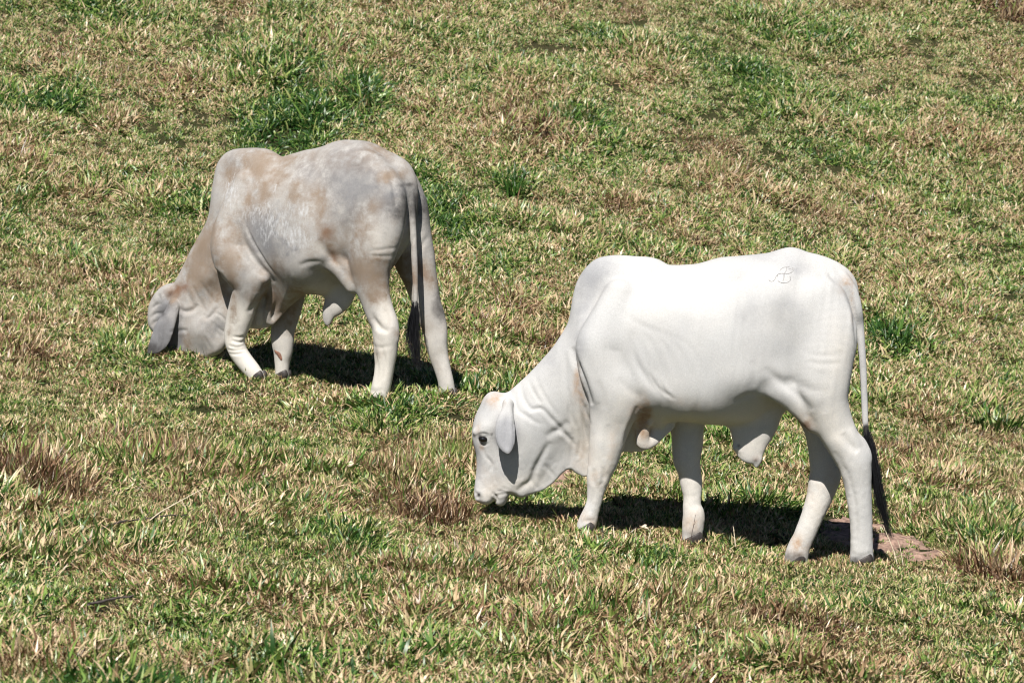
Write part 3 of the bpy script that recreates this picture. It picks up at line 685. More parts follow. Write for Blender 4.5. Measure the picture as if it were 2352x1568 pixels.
grey_strokes = [
 ([(120,960),(145,940),(175,930)], .008, .008, .08), ([(108,1010),(140,985),(180,985)], .008, .007, .09), ([(150,880),(165,905),(160,930)], .007, .006, .08), ([(215,870),(205,905),(215,940)], .01, .006, .09),

 ([(1290,1000),(1330,1050),(1372,1080)], .014, .010, .17), ([(1285,1110),(1300,1180),(1310,1260),(1305,1360)], .012, .006, .16), ([(1340,1150),(1352,1230),(1345,1330)], .009, .005, .16),
 ([(1350,960),(1372,1010),(1385,1050)], .010, .006, .17), ([(600,880),(590,960),(575,1040)], .014, .005, .2), ([(1270,1380),(1300,1388),(1340,1380)], .010, .004, .16),

 (c5([(490,650),(560,690),(640,670),(700,610)]), .012, .012, .1),
 (c5([(780,710),(820,760),(870,710),(900,640)]), .011, .010, .08),
 (c5([(560,430),(620,560),(660,640)]), .010, .004, .1),
 (c5([(640,380),(700,520),(740,620),(800,720)]), .010, .005, .1),
 (c5([(740,340),(800,480),(860,600)]), .009, .004, .1),
 (c5([(460,910),(520,900),(600,900)]), .010, .007, .1),
 (c5([(900,700),(960,740),(1000,800)]), .007, .005, .06),
 (c5([(900,800),(940,880),(990,930)]), .007, .005, .05),
 (c5([(860,780),(900,860),(930,960)]), .007, .005, .05),
 (c5([(850,900),(880,980),(900,1040)]), .007, .004, .05),
 (c5([(820,960),(840,1040),(850,1100)]), .007, .004, .05),
 (c5([(1130,960),(1200,975),(1245,960)]), .008, .006, .15),
 (c5([(1120,1000),(1190,1030),(1240,1010)]), .007, .007, .15),
 (c5([(1080,1060),(1170,1085),(1235,1060)]), .007, .006, .15),
 (c5([(1060,1110),(1150,1120),(1245,1105)]), .007, .007, .15),
 (c5([(1070,1150),(1160,1160),(1240,1150)]), .007, .006, .15),
 (c5([(1420,490),(1390,560),(1350,630),(1300,700)]), .010, .009, .17),
 (c5([(1380,480),(1340,600),(1300,680)]), .006, .004, .17),
 (c5([(835,100),(850,180),(900,240),(980,260),(1040,300),(1060,380)]), .014, .014, .2),
 ([(555,500),(585,600),(625,690),(680,770),(720,830)], .014, .010, .26),
 ([(580,480),(615,570),(660,660),(715,760)], .008, .005, .27),
 ([(610,560),(650,640),(700,720),(735,790)], .008, .005, .27),
 ([(1018,590),(1035,650),(1070,700),(1110,760),(1150,810)], .018, .008, .24),
 ([(900,735),(950,715),(1010,712)], .012, .006, .26),
 ([(1050,700),(1100,730)], .012, .004, .24),
 ([(1260,680),(1330,685),(1400,690)], .009, .003, .24),
 ([(1260,660),(1330,650),(1410,640)], .009, .003, .24),
 ([(1400,740),(1410,700),(1430,640),(1455,580)], .010, .006, .15),
 ([(1405,240),(1435,300),(1455,380),(1462,460)], .010, .009, .03),
 ([(1340,560),(1345,650),(1330,740)], .018, .004, .25),
 ([(1290,980),(1310,1040),(1330,1080)], .014, .006, .18),
 ([(1270,1150),(1330,1160),(1380,1150)], .010, .003, .18),
 ([(1210,160),(1215,210),(1160,215)], .006, .003, .2),
 ([(120,1050),(135,1030),(165,1020)], .008, .006, .08),
] + [(c5([(200 + 40 * i, 900), (190 + 50 * i, 1020), (170 + 45 * i, 1120)]), .005, .003, .17) for i in range(4)]
grey_paint = dict(
 tan=[(360,720,90,200,30,.45),(560,600,60,160,0,.3),(1290,780,110,120,0,.35),(1100,180,300,60,0,.2),(640,200,160,60,0,.3),(330,640,60,130,35,.8),(300,800,60,70,0,.7),(430,760,60,120,0,.6),(390,880,60,60,0,.5),(450,560,35,60,0,.75),(640,230,60,60,20,.8),(600,170,60,30,0,.6),(480,250,40,70,10,.6),(770,180,60,20,0,.6),(700,360,45,70,0,.75),(620,400,30,60,0,.6),(760,270,50,60,10,.55),(880,360,40,80,0,.6),(1010,400,60,70,0,.6),(1060,560,50,50,30,.75),(1075,670,25,40,0,.8),(1250,110,60,35,20,.75),(1340,270,36,30,0,.8),(1290,420,50,40,0,.35),(1240,510,60,60,0,.45),(1180,620,70,60,20,.4),(1230,760,110,60,0,.75),(1290,870,45,60,0,.6),(1170,760,30,60,0,.6),(560,720,50,60,0,.7),(560,800,30,60,0,.75),(535,640,40,40,0,.45),(560,560,30,50,0,.4),(540,970,24,80,0,.6),(510,1090,16,30,0,.4),(700,950,60,120,0,.7),(850,900,80,50,0,.6),(1390,760,40,30,0,.7),(1420,800,20,60,-30,.7),(1390,1090,20,40,0,.5),(1290,1200,30,40,0,.45),(1640,1020,16,40,0,.6),(1640,1130,16,60,0,.6),(1590,740,14,60,0,.35),(190,880,50,30,-20,.7),(170,920,24,24,0,.6),(780,760,60,60,0,.4),(250,1130,30,60,0,.5),(1380,1330,40,60,0,.12)],
 grey=[(590,160,60,30,0,.35),(480,200,40,60,0,.4),(1150,230,160,110,0,.45),(1200,350,160,90,0,.6),(1100,180,120,60,0,.35),(900,230,80,60,0,.4),(700,560,90,70,30,.75),(760,500,80,60,0,.5),(650,480,50,60,0,.4),(730,640,60,60,45,.7),(850,640,90,50,0,.45),(800,770,120,60,30,.4),(1180,480,90,60,0,.4),(1360,400,50,70,0,.5),(1530,420,24,60,0,.7),(1230,600,70,50,0,.25),(1160,700,40,60,0,.5),(1250,800,60,60,0,.45),(350,680,50,110,35,.5),(420,650,30,70,0,.4),(480,700,50,60,0,.3),(600,860,60,40,0,.3),(165,1100,80,80,0,1.,2),(130,1150,60,50,0,1.),(150,960,60,60,0,.8),(120,1010,30,60,0,.7),(210,1010,30,40,0,.4),(380,1060,80,60,0,.3),(130,980,30,60,0,.7),(1488,600,16,300,0,.3)],
 cream=[(520,1100,70,140,0,.8),(580,1250,110,110,0,.8),(590,1000,60,70,0,.6),(800,1200,110,180,0,.8),(1320,1280,110,200,0,.8),(1340,960,50,120,0,.6),(1620,1100,110,400,0,.75),(1550,820,60,160,0,.7),(1060,930,120,70,0,.6),(960,860,120,40,0,.5),(1030,640,50,40,0,.3),(1300,600,80,90,0,.4)],
 fleck=[(650,470,120,60,20,.55),(820,480,120,60,20,.5),(490,340,50,90,10,.95),(540,360,40,60,0,.7),(700,430,60,30,-20,.6),(760,520,90,60,10,.85),(880,570,80,60,20,1.),(950,600,60,40,0,1.),(940,460,40,60,0,.8),(760,330,16,40,0,.8),(730,600,40,60,30,.6),(1180,440,20,60,0,.4),(640,300,40,30,0,.4),(860,420,30,30,0,.5)],
 dark=[(1440,400,28,50,-20,.75),(1415,455,50,50,0,.5),(1440,470,20,40,0,.6),(1400,315,12,10,0,.5),(1525,410,14,40,0,.5),(1036,1030,24,16,0,.85,2),(1040,1000,30,30,0,.25),(1490,960,40,90,0,.6,2),(1490,850,22,80,0,.3),(160,940,26,30,0,.3),(120,1165,50,30,0,.6),(165,1090,60,60,0,.22),(135,985,30,16,20,.45),(90,1160,26,30,0,.6),(160,890,20,12,-20,.4)],
 rust=[(1060,560,30,40,30,.4),(190,872,44,26,-20,.45),(235,850,26,20,-20,.5),(1075,680,16,26,0,.35),(1405,790,18,40,-20,.3),(715,870,14,40,0,.3)])
grey = empty_at(GREY, 'grazing_cow', FEET_G, 'grey and tan dappled humped cow grazing further up the slope, muzzle buried in grass', 'cow', 'humped cattle grazing on the hillside')
gbody, GP_, GF_, GN_ = build_body(GREY, dict(poly=grey_poly, W=grey_W, R=grey_R, relief=grey_relief, chains=grey_chains, strokes=grey_strokes, paint=grey_paint), 'body', grey, M_GREY)
hooves(GREY, grey, FEET_G, dict(nf=(10, .008), ff=(0, .008), fh=(0, .008), nh=(0, .008)), .95)
strands(GREY, 'tail_switch', grey, [(1491,905,8,.04,.008),(1490,960,18,.04,.016),(1482,1040,28,.04,.026),(1480,1110,34,.04,.034),(1490,1170,30,.04,.034),(1500,1225,22,.04,.03),(1508,1265,14,.04,.02)], 340, 9, M_HAIR)
def scab(cow, parent, P, Nn, outline, lat, far):
    Q = catmull([cow.pt(u, v, lat)[[0, 2]] for u, v in outline], 4, True); c = Q.mean(0); V = []; Fc = []; n = len(Q); rg = 5
    for i in range(rg + 1):
        t = i / rg
        for q in Q:
            a = c + (q - c) * t; idx = np.where(P[:, 1] > far)[0]; idx = idx[P[idx, 1] < far + .2]
            d = (P[idx, 0] - a[0]) ** 2 + (P[idx, 2] - a[1]) ** 2; k = idx[np.argsort(d)[:4]]
            V.append((a[0], P[k, 1].max() + .0035 * (1 - t ** 3) + .0015, a[1]))
    for i in range(rg):
        for j in range(n): Fc.append((i * n + j, (i + 1) * n + j, (i + 1) * n + (j + 1) % n, i * n + (j + 1) % n))
    return mesh_obj('scab', local(cow, parent, V), np.array(Fc), M_SCAB, parent)
scab(GREY, grey, GP_, GN_, [(762,1172),(775,1178),(788,1183),(798,1195),(802,1218),(797,1228),(786,1215),(776,1196),(765,1186)], -.10, -.13)

# ------------------------------------------------------------------ ground
def ground_mat():
    m, n, out = new_mat('thatch_and_soil'); L = n.links.new
    g = N(n, 'ShaderNodeNewGeometry')
    a = N(n, 'ShaderNodeTexNoise', i_Scale=55., i_Detail=8., i_Roughness=.82); L(g.outputs['Position'], a.inputs['Vector'])
    b = N(n, 'ShaderNodeTexNoise', i_Scale=1.3, i_Detail=3.); L(g.outputs['Position'], b.inputs['Vector'])
    r = ramp(n, [(.25, (.012, .009, .006)), (.45, (.035, .028, .016)), (.6, (.08, .062, .035)), (.75, (.2, .155, .085))]); L(a.outputs['Fac'], r.inputs[0])
    gr = ramp(n, [(.3, (.012, .018, .005)), (.55, (.03, .042, .011)), (.72, (.08, .105, .026))]); L(a.outputs['Fac'], gr.inputs[0])
    mx = N(n, 'ShaderNodeMix', data_type='RGBA'); L(b.outputs['Fac'], mx.inputs[0]); L(r.outputs[0], mx.inputs[6]); L(gr.outputs[0], mx.inputs[7])
    p = N(n, 'ShaderNodeBsdfPrincipled', i_Roughness=.95); p.inputs['Specular IOR Level'].default_value = .1
    bp = N(n, 'ShaderNodeBump', i_Strength=.8, i_Distance=.02); L(a.outputs['Fac'], bp.inputs['Height'])
    L(mx.outputs[2], p.inputs['Base Color']); L(bp.outputs[0], p.inputs['Normal']); L(p.outputs[0], out.inputs[0])
    return m
xs = np.concatenate([-np.geomspace(400, 9, 40), np.linspace(-8.9, 9.9, 300), np.geomspace(10, 400, 40)])
ys = np.concatenate([np.linspace(-60, 8, 30), np.linspace(8.2, 38, 420), np.geomspace(38.5, 700, 60)])
GX, GY = np.meshgrid(xs, ys, indexing='ij'); GZ = ground(GX, GY)
nx, ny = GX.shape; ii = np.arange(nx * ny).reshape(nx, ny)
GF = np.stack([ii[:-1, :-1], ii[1:, :-1], ii[1:, 1:], ii[:-1, 1:]], -1).reshape(-1, 4)
tag(mesh_obj('ground', np.stack([GX, GY, GZ], -1).reshape(-1, 3), GF, ground_mat()), kind='structure')

# bare reddish soil where the cattle have worn the turf through
def soil_patch(outline, name='bare_soil'):
    P = np.array([ground_hit(a, b)[:2] for a, b in outline]); P = catmull(P, 7, True)
    c = P.mean(0); V = []; Fc = []; n = len(P); rings = 26
    for i in range(rings + 1):
        t = i / rings
        for j in range(n):
            wob = 1 + .16 * (vnoise(P[j, 0] * 3, P[j, 1] * 3, .2) - .5) * t
            q = c + (P[j] - c) * t * wob
            z = ground(q[0], q[1]) + .009 + .030 * (vnoise(q[0], q[1], .06) - .5) * (t < .99) - (.03 if t > .98 else 0)
            V.append((q[0], q[1], float(z)))
    for i in range(rings):
        for j in range(n): Fc.append((i * n + j, (i + 1) * n + j, (i + 1) * n + (j + 1) % n, i * n + (j + 1) % n))
    return tag(mesh_obj(name, V, np.array(Fc), M_SOIL), kind='structure'), P
M_SOIL = plain_mat('red_soil', (.27, .18, .14), .95, .45, 26, .08, .03)
SOIL = [[(1885,1198),(1930,1190),(1960,1197),(2010,1205),(2060,1215),(2090,1236),(2140,1246),(2172,1262),(2160,1284),(2110,1292),(2060,1286),(2020,1272),(1960,1262),(1900,1240)],
        [(1250,1085),(1300,1078),(1320,1105),(1290,1125),(1245,1118)],
        [(1715,418),(1770,415),(1800,425),(1765,434),(1720,432)]]
soils = [soil_patch(s)[1] for s in SOIL]
def inside_soil(x, y, grow=1.0):
    m = np.zeros(np.shape(x), bool)
    for P in soils:
        c = P.mean(0); Q = c + (P - c) * grow; r = np.zeros(np.shape(x), bool)
        for a, b in zip(Q, np.roll(Q, -1, 0)):
            r ^= ((a[1] > y) != (b[1] > y)) & (x < (b[0] - a[0]) * (y - a[1]) / (b[1] - a[1] + 1e-15) + a[0])
        m |= r
    return m

# ------------------------------------------------------------------ grass
def blade_mat():
    m, n, out = new_mat('grass_blades'); L = n.links.new
    a = N(n, 'ShaderNodeAttribute', attribute_name='shade', attribute_type='GEOMETRY')
    t = N(n, 'ShaderNodeAttribute', attribute_name='green', attribute_type='INSTANCER')
    s1 = N(n, 'ShaderNodeMath', operation='ADD', use_clamp=True); L(a.outputs['Fac'], s1.inputs[0]); L(t.outputs['Fac'], s1.inputs[1])
    r = ramp(n, [(0., (.06, .026, .013)), (.10, (.13, .065, .032)), (.20, (.27, .165, .088)), (.30, (.46, .325, .19)), (.39, (.56, .43, .27)), (.46, (.39, .335, .16)), (.53, (.25, .30, .082)),
                 (.64, (.135, .22, .036)), (.76, (.066, .145, .020)), (.90, (.032, .09, .012)), (1., (.018, .058, .008))])
    L(s1.outputs[0], r.inputs[0])
    d = N(n, 'ShaderNodeBsdfDiffuse'); tr = N(n, 'ShaderNodeBsdfTranslucent'); gl = N(n, 'ShaderNodeBsdfGlossy', i_Roughness=.42)
    L(r.outputs[0], d.inputs[0]); L(r.outputs[0], tr.inputs[0]); gl.inputs[0].default_value = (.9, .9, .85, 1)
    m1 = N(n, 'ShaderNodeMixShader', i_0=.07); L(d.outputs[0], m1.inputs[1]); L(tr.outputs[0], m1.inputs[2])
    m2 = N(n, 'ShaderNodeMixShader', i_0=.045); L(m1.outputs[0], m2.inputs[1]); L(gl.outputs[0], m2.inputs[2])
    L(m2.outputs[0], out.inputs[0]); return m
M_BLADE = blade_mat()

def blades_mesh(n, radius, length, width, lean, shade, seed, segs=3, name='tuft', curl=.8):
    """shade: function(rng)->value 0 dead brown .. .35 straw .. .75 green .. 1 dark green"""
    r = np.random.default_rng(seed); V = []; Fq = []; Ft = []; A = []
    for i in range(n):
        ph = r.uniform(0, 2 * math.pi); rad = radius * math.sqrt(r.uniform(0, 1))
        x0, y0 = rad * math.cos(ph), rad * math.sin(ph)
        az = ph + r.normal(0, 1.1); ln = length * r.uniform(.45, 1.25); wd = width * r.uniform(.5, 1.35)
        th = min(1.5, abs(r.normal(lean, .35))); s = shade(r)
        p = np.array([x0, y0, -.012]); tw = r.uniform(-.9, .9)
        L_ = ln / segs; cu = r.uniform(.1, 1.) * curl / segs
        side = np.array([-math.sin(az + tw), math.cos(az + tw), r.uniform(-.4, .4)]); side /= np.linalg.norm(side)
        b = len(V)
        for k in range(segs):
            f = 1 - (k / segs) ** 1.6 * .75
            V += [tuple(p - side * wd * .5 * f), tuple(p + side * wd * .5 * f)]; A += [s, s]
            d = np.array([math.sin(th) * math.cos(az), math.sin(th) * math.sin(az), math.cos(th)])
            p = p + d * L_; th += cu
            if p[2] < .004: p[2] = .004
        V.append(tuple(p)); A.append(s + .0)
        for k in range(segs - 1): Fq.append((b + 2 * k, b + 2 * k + 1, b + 2 * k + 3, b + 2 * k + 2))
        Ft.append((b + 2 * segs - 2, b + 2 * segs - 1, b + 2 * segs))
    return np.array(V), np.array(Fq), np.array(Ft), np.array(A)

def sh_mix(r):
    k = r.random()
    return r.uniform(.02, .2) if k < .13 else (r.uniform(.2, .46) if k < .56 else (r.uniform(.5, .7) if k < .78 else r.uniform(.7, .95)))
def sh_green(r):
    k = r.random(); return r.uniform(.18, .45) if k < .25 else r.uniform(.6, .95)
def sh_dry(r):
    k = r.random(); return r.uniform(.0, .22) if k < .4 else (r.uniform(.22, .45) if k < .9 else r.uniform(.5, .8))

src = bpy.data.collections.new('grass_sources')          # not linked to the scene: only read by the node group
kinds = []
for i in range(10): kinds.append(blades_mesh(52, .085, .054, .0088, .90, sh_mix, 100 + i, 3, curl=1.0))
for i in range(4): kinds.append(blades_mesh(36, .07, .076, .0085, .70, sh_mix, 200 + i, 3, curl=1.2))
for i in range(4): kinds.append(blades_mesh(32, .075, .078, .0095, .80, sh_green, 300 + i, 4, curl=1.5))
for i in range(3): kinds.append(blades_mesh(34, .09, .08, .0065, .85, sh_dry, 400 + i, 3, curl=1.0))
NK = dict(mix=(0, 10), tall=(10, 14), green=(14, 18), dry=(18, 21))
for i, (V, Fq, Ft, A) in enumerate(kinds):
    o = mesh_obj('tuft_%02d' % i, V, [Fq, Ft], M_BLADE, None, True, dict(shade=A))
    COL.objects.unlink(o); src.objects.link(o)

# patches seen in the photograph: (picture x, y, radius across px, kind, strength)
def P2(x, y): return ground_hit(x, y)
GREENS = [(640,190,70),(700,230,60),(800,205,60),(830,265,50),(560,330,80),(640,335,70),(700,320,60),(1370,100,60),(1760,215,70),(1340,270,60),(2210,470,60),(1180,430,40),(2320,430,50),(960,940,80),(900,960,60),(1060,900,60),(1010,450,70),(1040,520,60),(130,250,60),(40,40,60),(420,520,60),(400,570,50),(820,1260,60),(760,1230,50),(1500,1290,60),(620,1540,60),(1240,1470,50),(280,800,50),(1800,1190,120),(1200,1140,80),(2270,960,60),(2200,1040,70),(1120,640,50),(1890,640,60),(2050,800,60)]
DRYS = [(70,1070,95),(140,1130,90),(500,1200,60),(380,1150,50),(1230,320,30),(420,1060,70),(1000,1170,70),(260,290,30),(2310,20,50),(2320,1320,60),(1600,560,25),(1420,480,25),(1140,1300,60),(900,1090,60),(60,1540,80)]

def scatter():
    pts = []; cell = []
    r = np.random.default_rng(11)
    def band(y0, y1, dens, sc0, half):
        area = (y1 - y0) * 2 * half; n = int(area * dens)
        x = r.uniform(-half, half, n); y = r.uniform(y0, y1, n); return x, y, np.full(n, sc0)
    bands = [band(9.5, 15, 270, 1., 4.0), band(15, 19, 270, 1., 4.8), band(19, 24, 240, 1.05, 6.), band(24, 30, 190, 1.0, 7.5), band(30, 38, 140, 1.1, 9.), band(38, 70, 22, 2.6, 26.)]
    def flank(y0, y1, dens, sc0, inner, outer):
        n = int((y1 - y0) * 2 * (outer - inner) * dens); x = r.uniform(inner, outer, n) * np.sign(r.uniform(-1, 1, n)); return x, r.uniform(y0, y1, n), np.full(n, sc0)
    bands += [band(5, 9.5, 70, 1.6, 12.), flank(9.5, 15, 80, 1.55, 4.0, 13.), flank(15, 19, 80, 1.55, 4.8, 14.), flank(19, 24, 75, 1.6, 6., 16.), flank(24, 38, 60, 1.7, 9., 20.)]
    x = np.concatenate([b[0] for b in bands]); y = np.concatenate([b[1] for b in bands]); s = np.concatenate([b[2] for b in bands])
    edge = .82 + .5 * (vnoise(x, y, .11) - .5)
    keep = ~(inside_soil(x, y, .80) | (inside_soil(x, y, 1.) & (vnoise(x, y, .12) > .42)))
    keep |= inside_soil(x, y, 1.) & (r.random(len(x)) < .16)
    x, y, s = x[keep], y[keep], s[keep]
    z = ground(x, y); n = len(x)
    green = (vnoise(x, y, .45) - .5) * 1.3 + (vnoise(x + 30, y, 2.2) - .5) * .7 + (vnoise(x, y + 50, .2) - .5) * .5
    tall = (vnoise(x + 70, y + 20, .8) - .5) + (vnoise(x + 5, y + 60, .28) - .5) * .7
    dry = (vnoise(x + 17, y + 33, .9) - .5) * 1.2 + (vnoise(x + 9, y, .3) - .5) * .6
    for L_, arr, amp in ((GREENS, green, .75), (DRYS, dry, 1.6)):
        for px, py, rad in L_:
            c = P2(px, py); rr = rad * (1.25 if arr is green else 1.1) * c[1] / FPX
            e = amp * np.exp(-(((x - c[0]) / rr) ** 2 + ((y - c[1]) / (rr * 1.6)) ** 2) ** 1.2); arr += e
    kind = np.full(n, 0); u = r.random(n)
    def choose(k): a, b = NK[k]; return a + (r.random(n) * (b - a)).astype(int)
    kind = choose('mix')
    kind = np.where(tall + (u - .5) * .3 > .28, choose('tall'), kind)
    kind = np.where(dry + (u - .5) * .5 > .50, choose('dry'), kind)
    kind = np.where(green + (u - .5) * 1.0 > 1.05, choose('green'), kind)
    gshift = np.clip(.115 + green * .24 - np.clip(dry, 0, 1.3) * .15 + r.normal(0, .05, n) + np.clip(y - 20, 0, 12) * .000, -.2, .32)
    sz = s * r.uniform(.72, 1.3, n) * (1 + 1.25 * np.clip(tall, -.24, .5)) * (1 + .35 * np.clip(green, 0, 1.2) + .25 * np.clip(dry, 0, 1.2))
    # the turf stands a little longer close round the hooves and muzzle, where it is not yet grazed
    for px, py, pz in _pts:
        d = np.hypot(x - px, y + .06 - py); sz *= 1 + .30 * np.exp(-(d / .12) ** 2)
    near = inside_soil(x, y, 1.25); sz = np.where(near, sz * .7, sz)
    gx = (ground(x + .05, y) - ground(x - .05, y)) / .1; gy = (ground(x, y + .05) - ground(x, y - .05)) / .1
    rot = np.stack([gy * 1. + r.normal(0, .12, n), -gx * 1. + r.normal(0, .12, n), r.uniform(0, 6.283, n)], 1)
    # Blender eulers apply X, Y, Z in turn; spin first about Z by counter-rotating the lean
    cz, sz_ = np.cos(rot[:, 2]), np.sin(rot[:, 2]); a, b = rot[:, 0].copy(), rot[:, 1].copy()
    rot[:, 0] = a * cz + b * sz_; rot[:, 1] = -a * sz_ + b * cz
    return np.stack([x, y, z + .010], 1), kind, rot, sz, gshift

def grass_object():
    P, kind, rot, sz, gs = scatter()
    me = bpy.data.meshes.new('grass'); me.vertices.add(len(P)); me.vertices.foreach_set('co', P.astype(np.float32).ravel())
    a = me.attributes.new('variant', 'INT', 'POINT'); a.data.foreach_set('value', kind.astype(np.int32))
    a = me.attributes.new('size', 'FLOAT', 'POINT'); a.data.foreach_set('value', sz.astype(np.float32))
    a = me.attributes.new('green', 'FLOAT', 'POINT'); a.data.foreach_set('value', gs.astype(np.float32))
    a = me.attributes.new('turn', 'FLOAT_VECTOR', 'POINT'); a.data.foreach_set('vector', rot.astype(np.float32).ravel())
    me.materials.append(M_BLADE)
    o = bpy.data.objects.new('grass', me); COL.objects.link(o)
    ng = bpy.data.node_groups.new('grass_scatter', 'GeometryNodeTree')
    ng.interface.new_socket('Geometry', in_out='INPUT', socket_type='NodeSocketGeometry')
    ng.interface.new_socket('Geometry', in_out='OUTPUT', socket_type='NodeSocketGeometry')
    n = ng.nodes; L = ng.links.new
    gi = n.new('NodeGroupInput'); go = n.new('NodeGroupOutput')
    ci = n.new('GeometryNodeCollectionInfo'); ci.inputs['Collection'].default_value = src
    ci.inputs['Separate Children'].default_value = True; ci.inputs['Reset Children'].default_value = True
    ip = n.new('GeometryNodeInstanceOnPoints'); ip.inputs['Pick Instance'].default_value = True
    def na(name, t):
        q = n.new('GeometryNodeInputNamedAttribute'); q.data_type = t; q.inputs['Name'].default_value = name; return q.outputs[0]
    er = n.new('FunctionNodeEulerToRotation'); L(na('turn', 'FLOAT_VECTOR'), er.inputs[0])
    L(gi.outputs[0], ip.inputs['Points']); L(ci.outputs[0], ip.inputs['Instance']); L(na('variant', 'INT'), ip.inputs['Instance Index'])
    L(er.outputs[0], ip.inputs['Rotation']); L(na('size', 'FLOAT'), ip.inputs['Scale']); L(ip.outputs[0], go.inputs[0])
    md = o.modifiers.new('scatter', 'NODES'); md.node_group = ng
    tag(o, 'short mixed green and straw-coloured pasture grass covering the hillside', 'grass', kind='stuff')
    print('tufts', len(P))
grass_object()

# ------------------------------------------------------------------ distinct tussocks, weeds, sticks and stalks
def sh_brown(r):
    k = r.random(); return r.uniform(.0, .16) if k < .62 else (r.uniform(.16, .40) if k < .90 else r.uniform(.55, .8))
def sh_half(r):
    k = r.random(); return r.uniform(.03, .2) if k < .18 else (r.uniform(.25, .45) if k < .42 else r.uniform(.58, .92))
def sh_lush(r):
    k = r.random(); return r.uniform(.2, .5) if k < .3 else r.uniform(.52, .86)
def tussock(px, py, rad, h, n, shade, label, seed, wd=.010, lean=.5, curl=1.1, name='grass_tussock', flat=.5, group='distinct tussocks standing out of the turf'):
    c = ground_hit(px, py); V = []; Q = []; T = []; A = []; r = np.random.default_rng(seed)
    for i in range(max(3, n // 22)):
        v, q, t, a = blades_mesh(22, .05, h * r.uniform(.7, 1.15), wd, lean, shade, seed * 50 + i, 4, curl=curl)
        ph = r.uniform(0, 6.283); rr = rad * r.uniform(0, 1) ** .6
        x, y = c[0] + rr * math.cos(ph), c[1] + rr * math.sin(ph) * flat * 1.6
        b = len(V) and sum(len(k) for k in V)
        V.append(v * (1 - .25 * rr / rad) + np.array([x - c[0], y - c[1], float(ground(x, y)) - c[2]])); Q.append(q + b); T.append(t + b); A.append(a)
    o = mesh_obj(name, np.concatenate(V), [np.concatenate(Q), np.concatenate(T)], M_BLADE, None, True, dict(shade=np.concatenate(A)))
    o.location = c
    return tag(o, label, 'tussock' if name == 'grass_tussock' else 'weed', group if name == 'grass_tussock' else None)
if True:
    T_ = [
     (690,212,.30,.13,420,sh_lush,'bright green tuft of long grass behind the hump of the grey cow, upper left'),
     (812,238,.26,.15,360,sh_half,'dark olive tussock just right of the bright green tuft, above the grey cow'),
     (225,262,.30,.12,320,sh_half,'dusky green and brown tussock in a hollow near the upper left edge'),
     (1325,262,.26,.15,360,sh_half,'dark weedy tussock at the top centre of the slope with dead stems in it'),
     (1370,106,.22,.12,260,sh_lush,'low fresh green tuft near the top edge, centre'),
     (1240,335,.16,.10,110,sh_half,'small mixed tussock of green and dead stems right of the rump of the grey cow'),
     (1768,218,.26,.12,280,sh_lush,'fresh green tuft high on the slope above the white cow'),
     (2212,478,.24,.13,280,sh_lush,'spiky green tuft near the right edge above the white cow'),
     (395,575,.28,.13,380,sh_half,'dark green long tussock beside the neck of the grey cow'),
     (570,345,.2,.11,220,sh_lush,'green tuft peeping over the hump of the grey cow'),
     (85,1118,.30,.15,520,sh_brown,'big reddish brown dead tussock at the left edge'),
     (505,1212,.28,.12,480,sh_half,'brown and green tussock with a dark hollow under it, lower left'),
     (800,1285,.24,.12,420,sh_half,'dense dark green tussock in the lower middle'),
     (900,975,.24,.12,420,sh_lush,'bright green tuft in front of the hind feet of the grey cow'),
     (1000,1190,.26,.12,420,sh_brown,'dead brown tussock in front of the muzzle of the white cow'),
     (1570,1350,.26,.12,480,sh_half,'tall brown and green tussock in the foreground under the belly of the white cow'),
     (2300,1335,.18,.10,220,sh_brown,'straw coloured dry tussock at the lower right edge'),
     (1235,1475,.16,.12,220,sh_lush,'small bright green tuft near the bottom edge, centre'),
     (610,1545,.18,.12,240,sh_lush,'blurred dark green tuft at the bottom edge, left of centre'),
     (2290,975,.2,.12,260,sh_lush,'loose green tuft at the right edge, level with the black tail switch'),
    ]
    for i, (px, py, rad, h, n, s, lab) in enumerate(T_): tussock(px, py, rad * .85, h * (1.35 if s is sh_brown else .85), int(n * (1.3 if s is sh_lush else 3.2 if s is sh_brown else 2.4)), s, lab, 900 + i, flat=.62)
    tussock(1030, 1062, .14, .24, 330, lambda r: r.uniform(.5, .78), 'wispy pale green clump of thin upright stems between the two cows', 950, wd=.0035, lean=.16, curl=.35)
    tussock(1182, 448, .09, .22, 90, lambda r: r.uniform(.84, 1.), 'dark green upright leafy weed right of the rump of the grey cow', 951, wd=.016, lean=.4, curl=.7, name='leafy_weed')

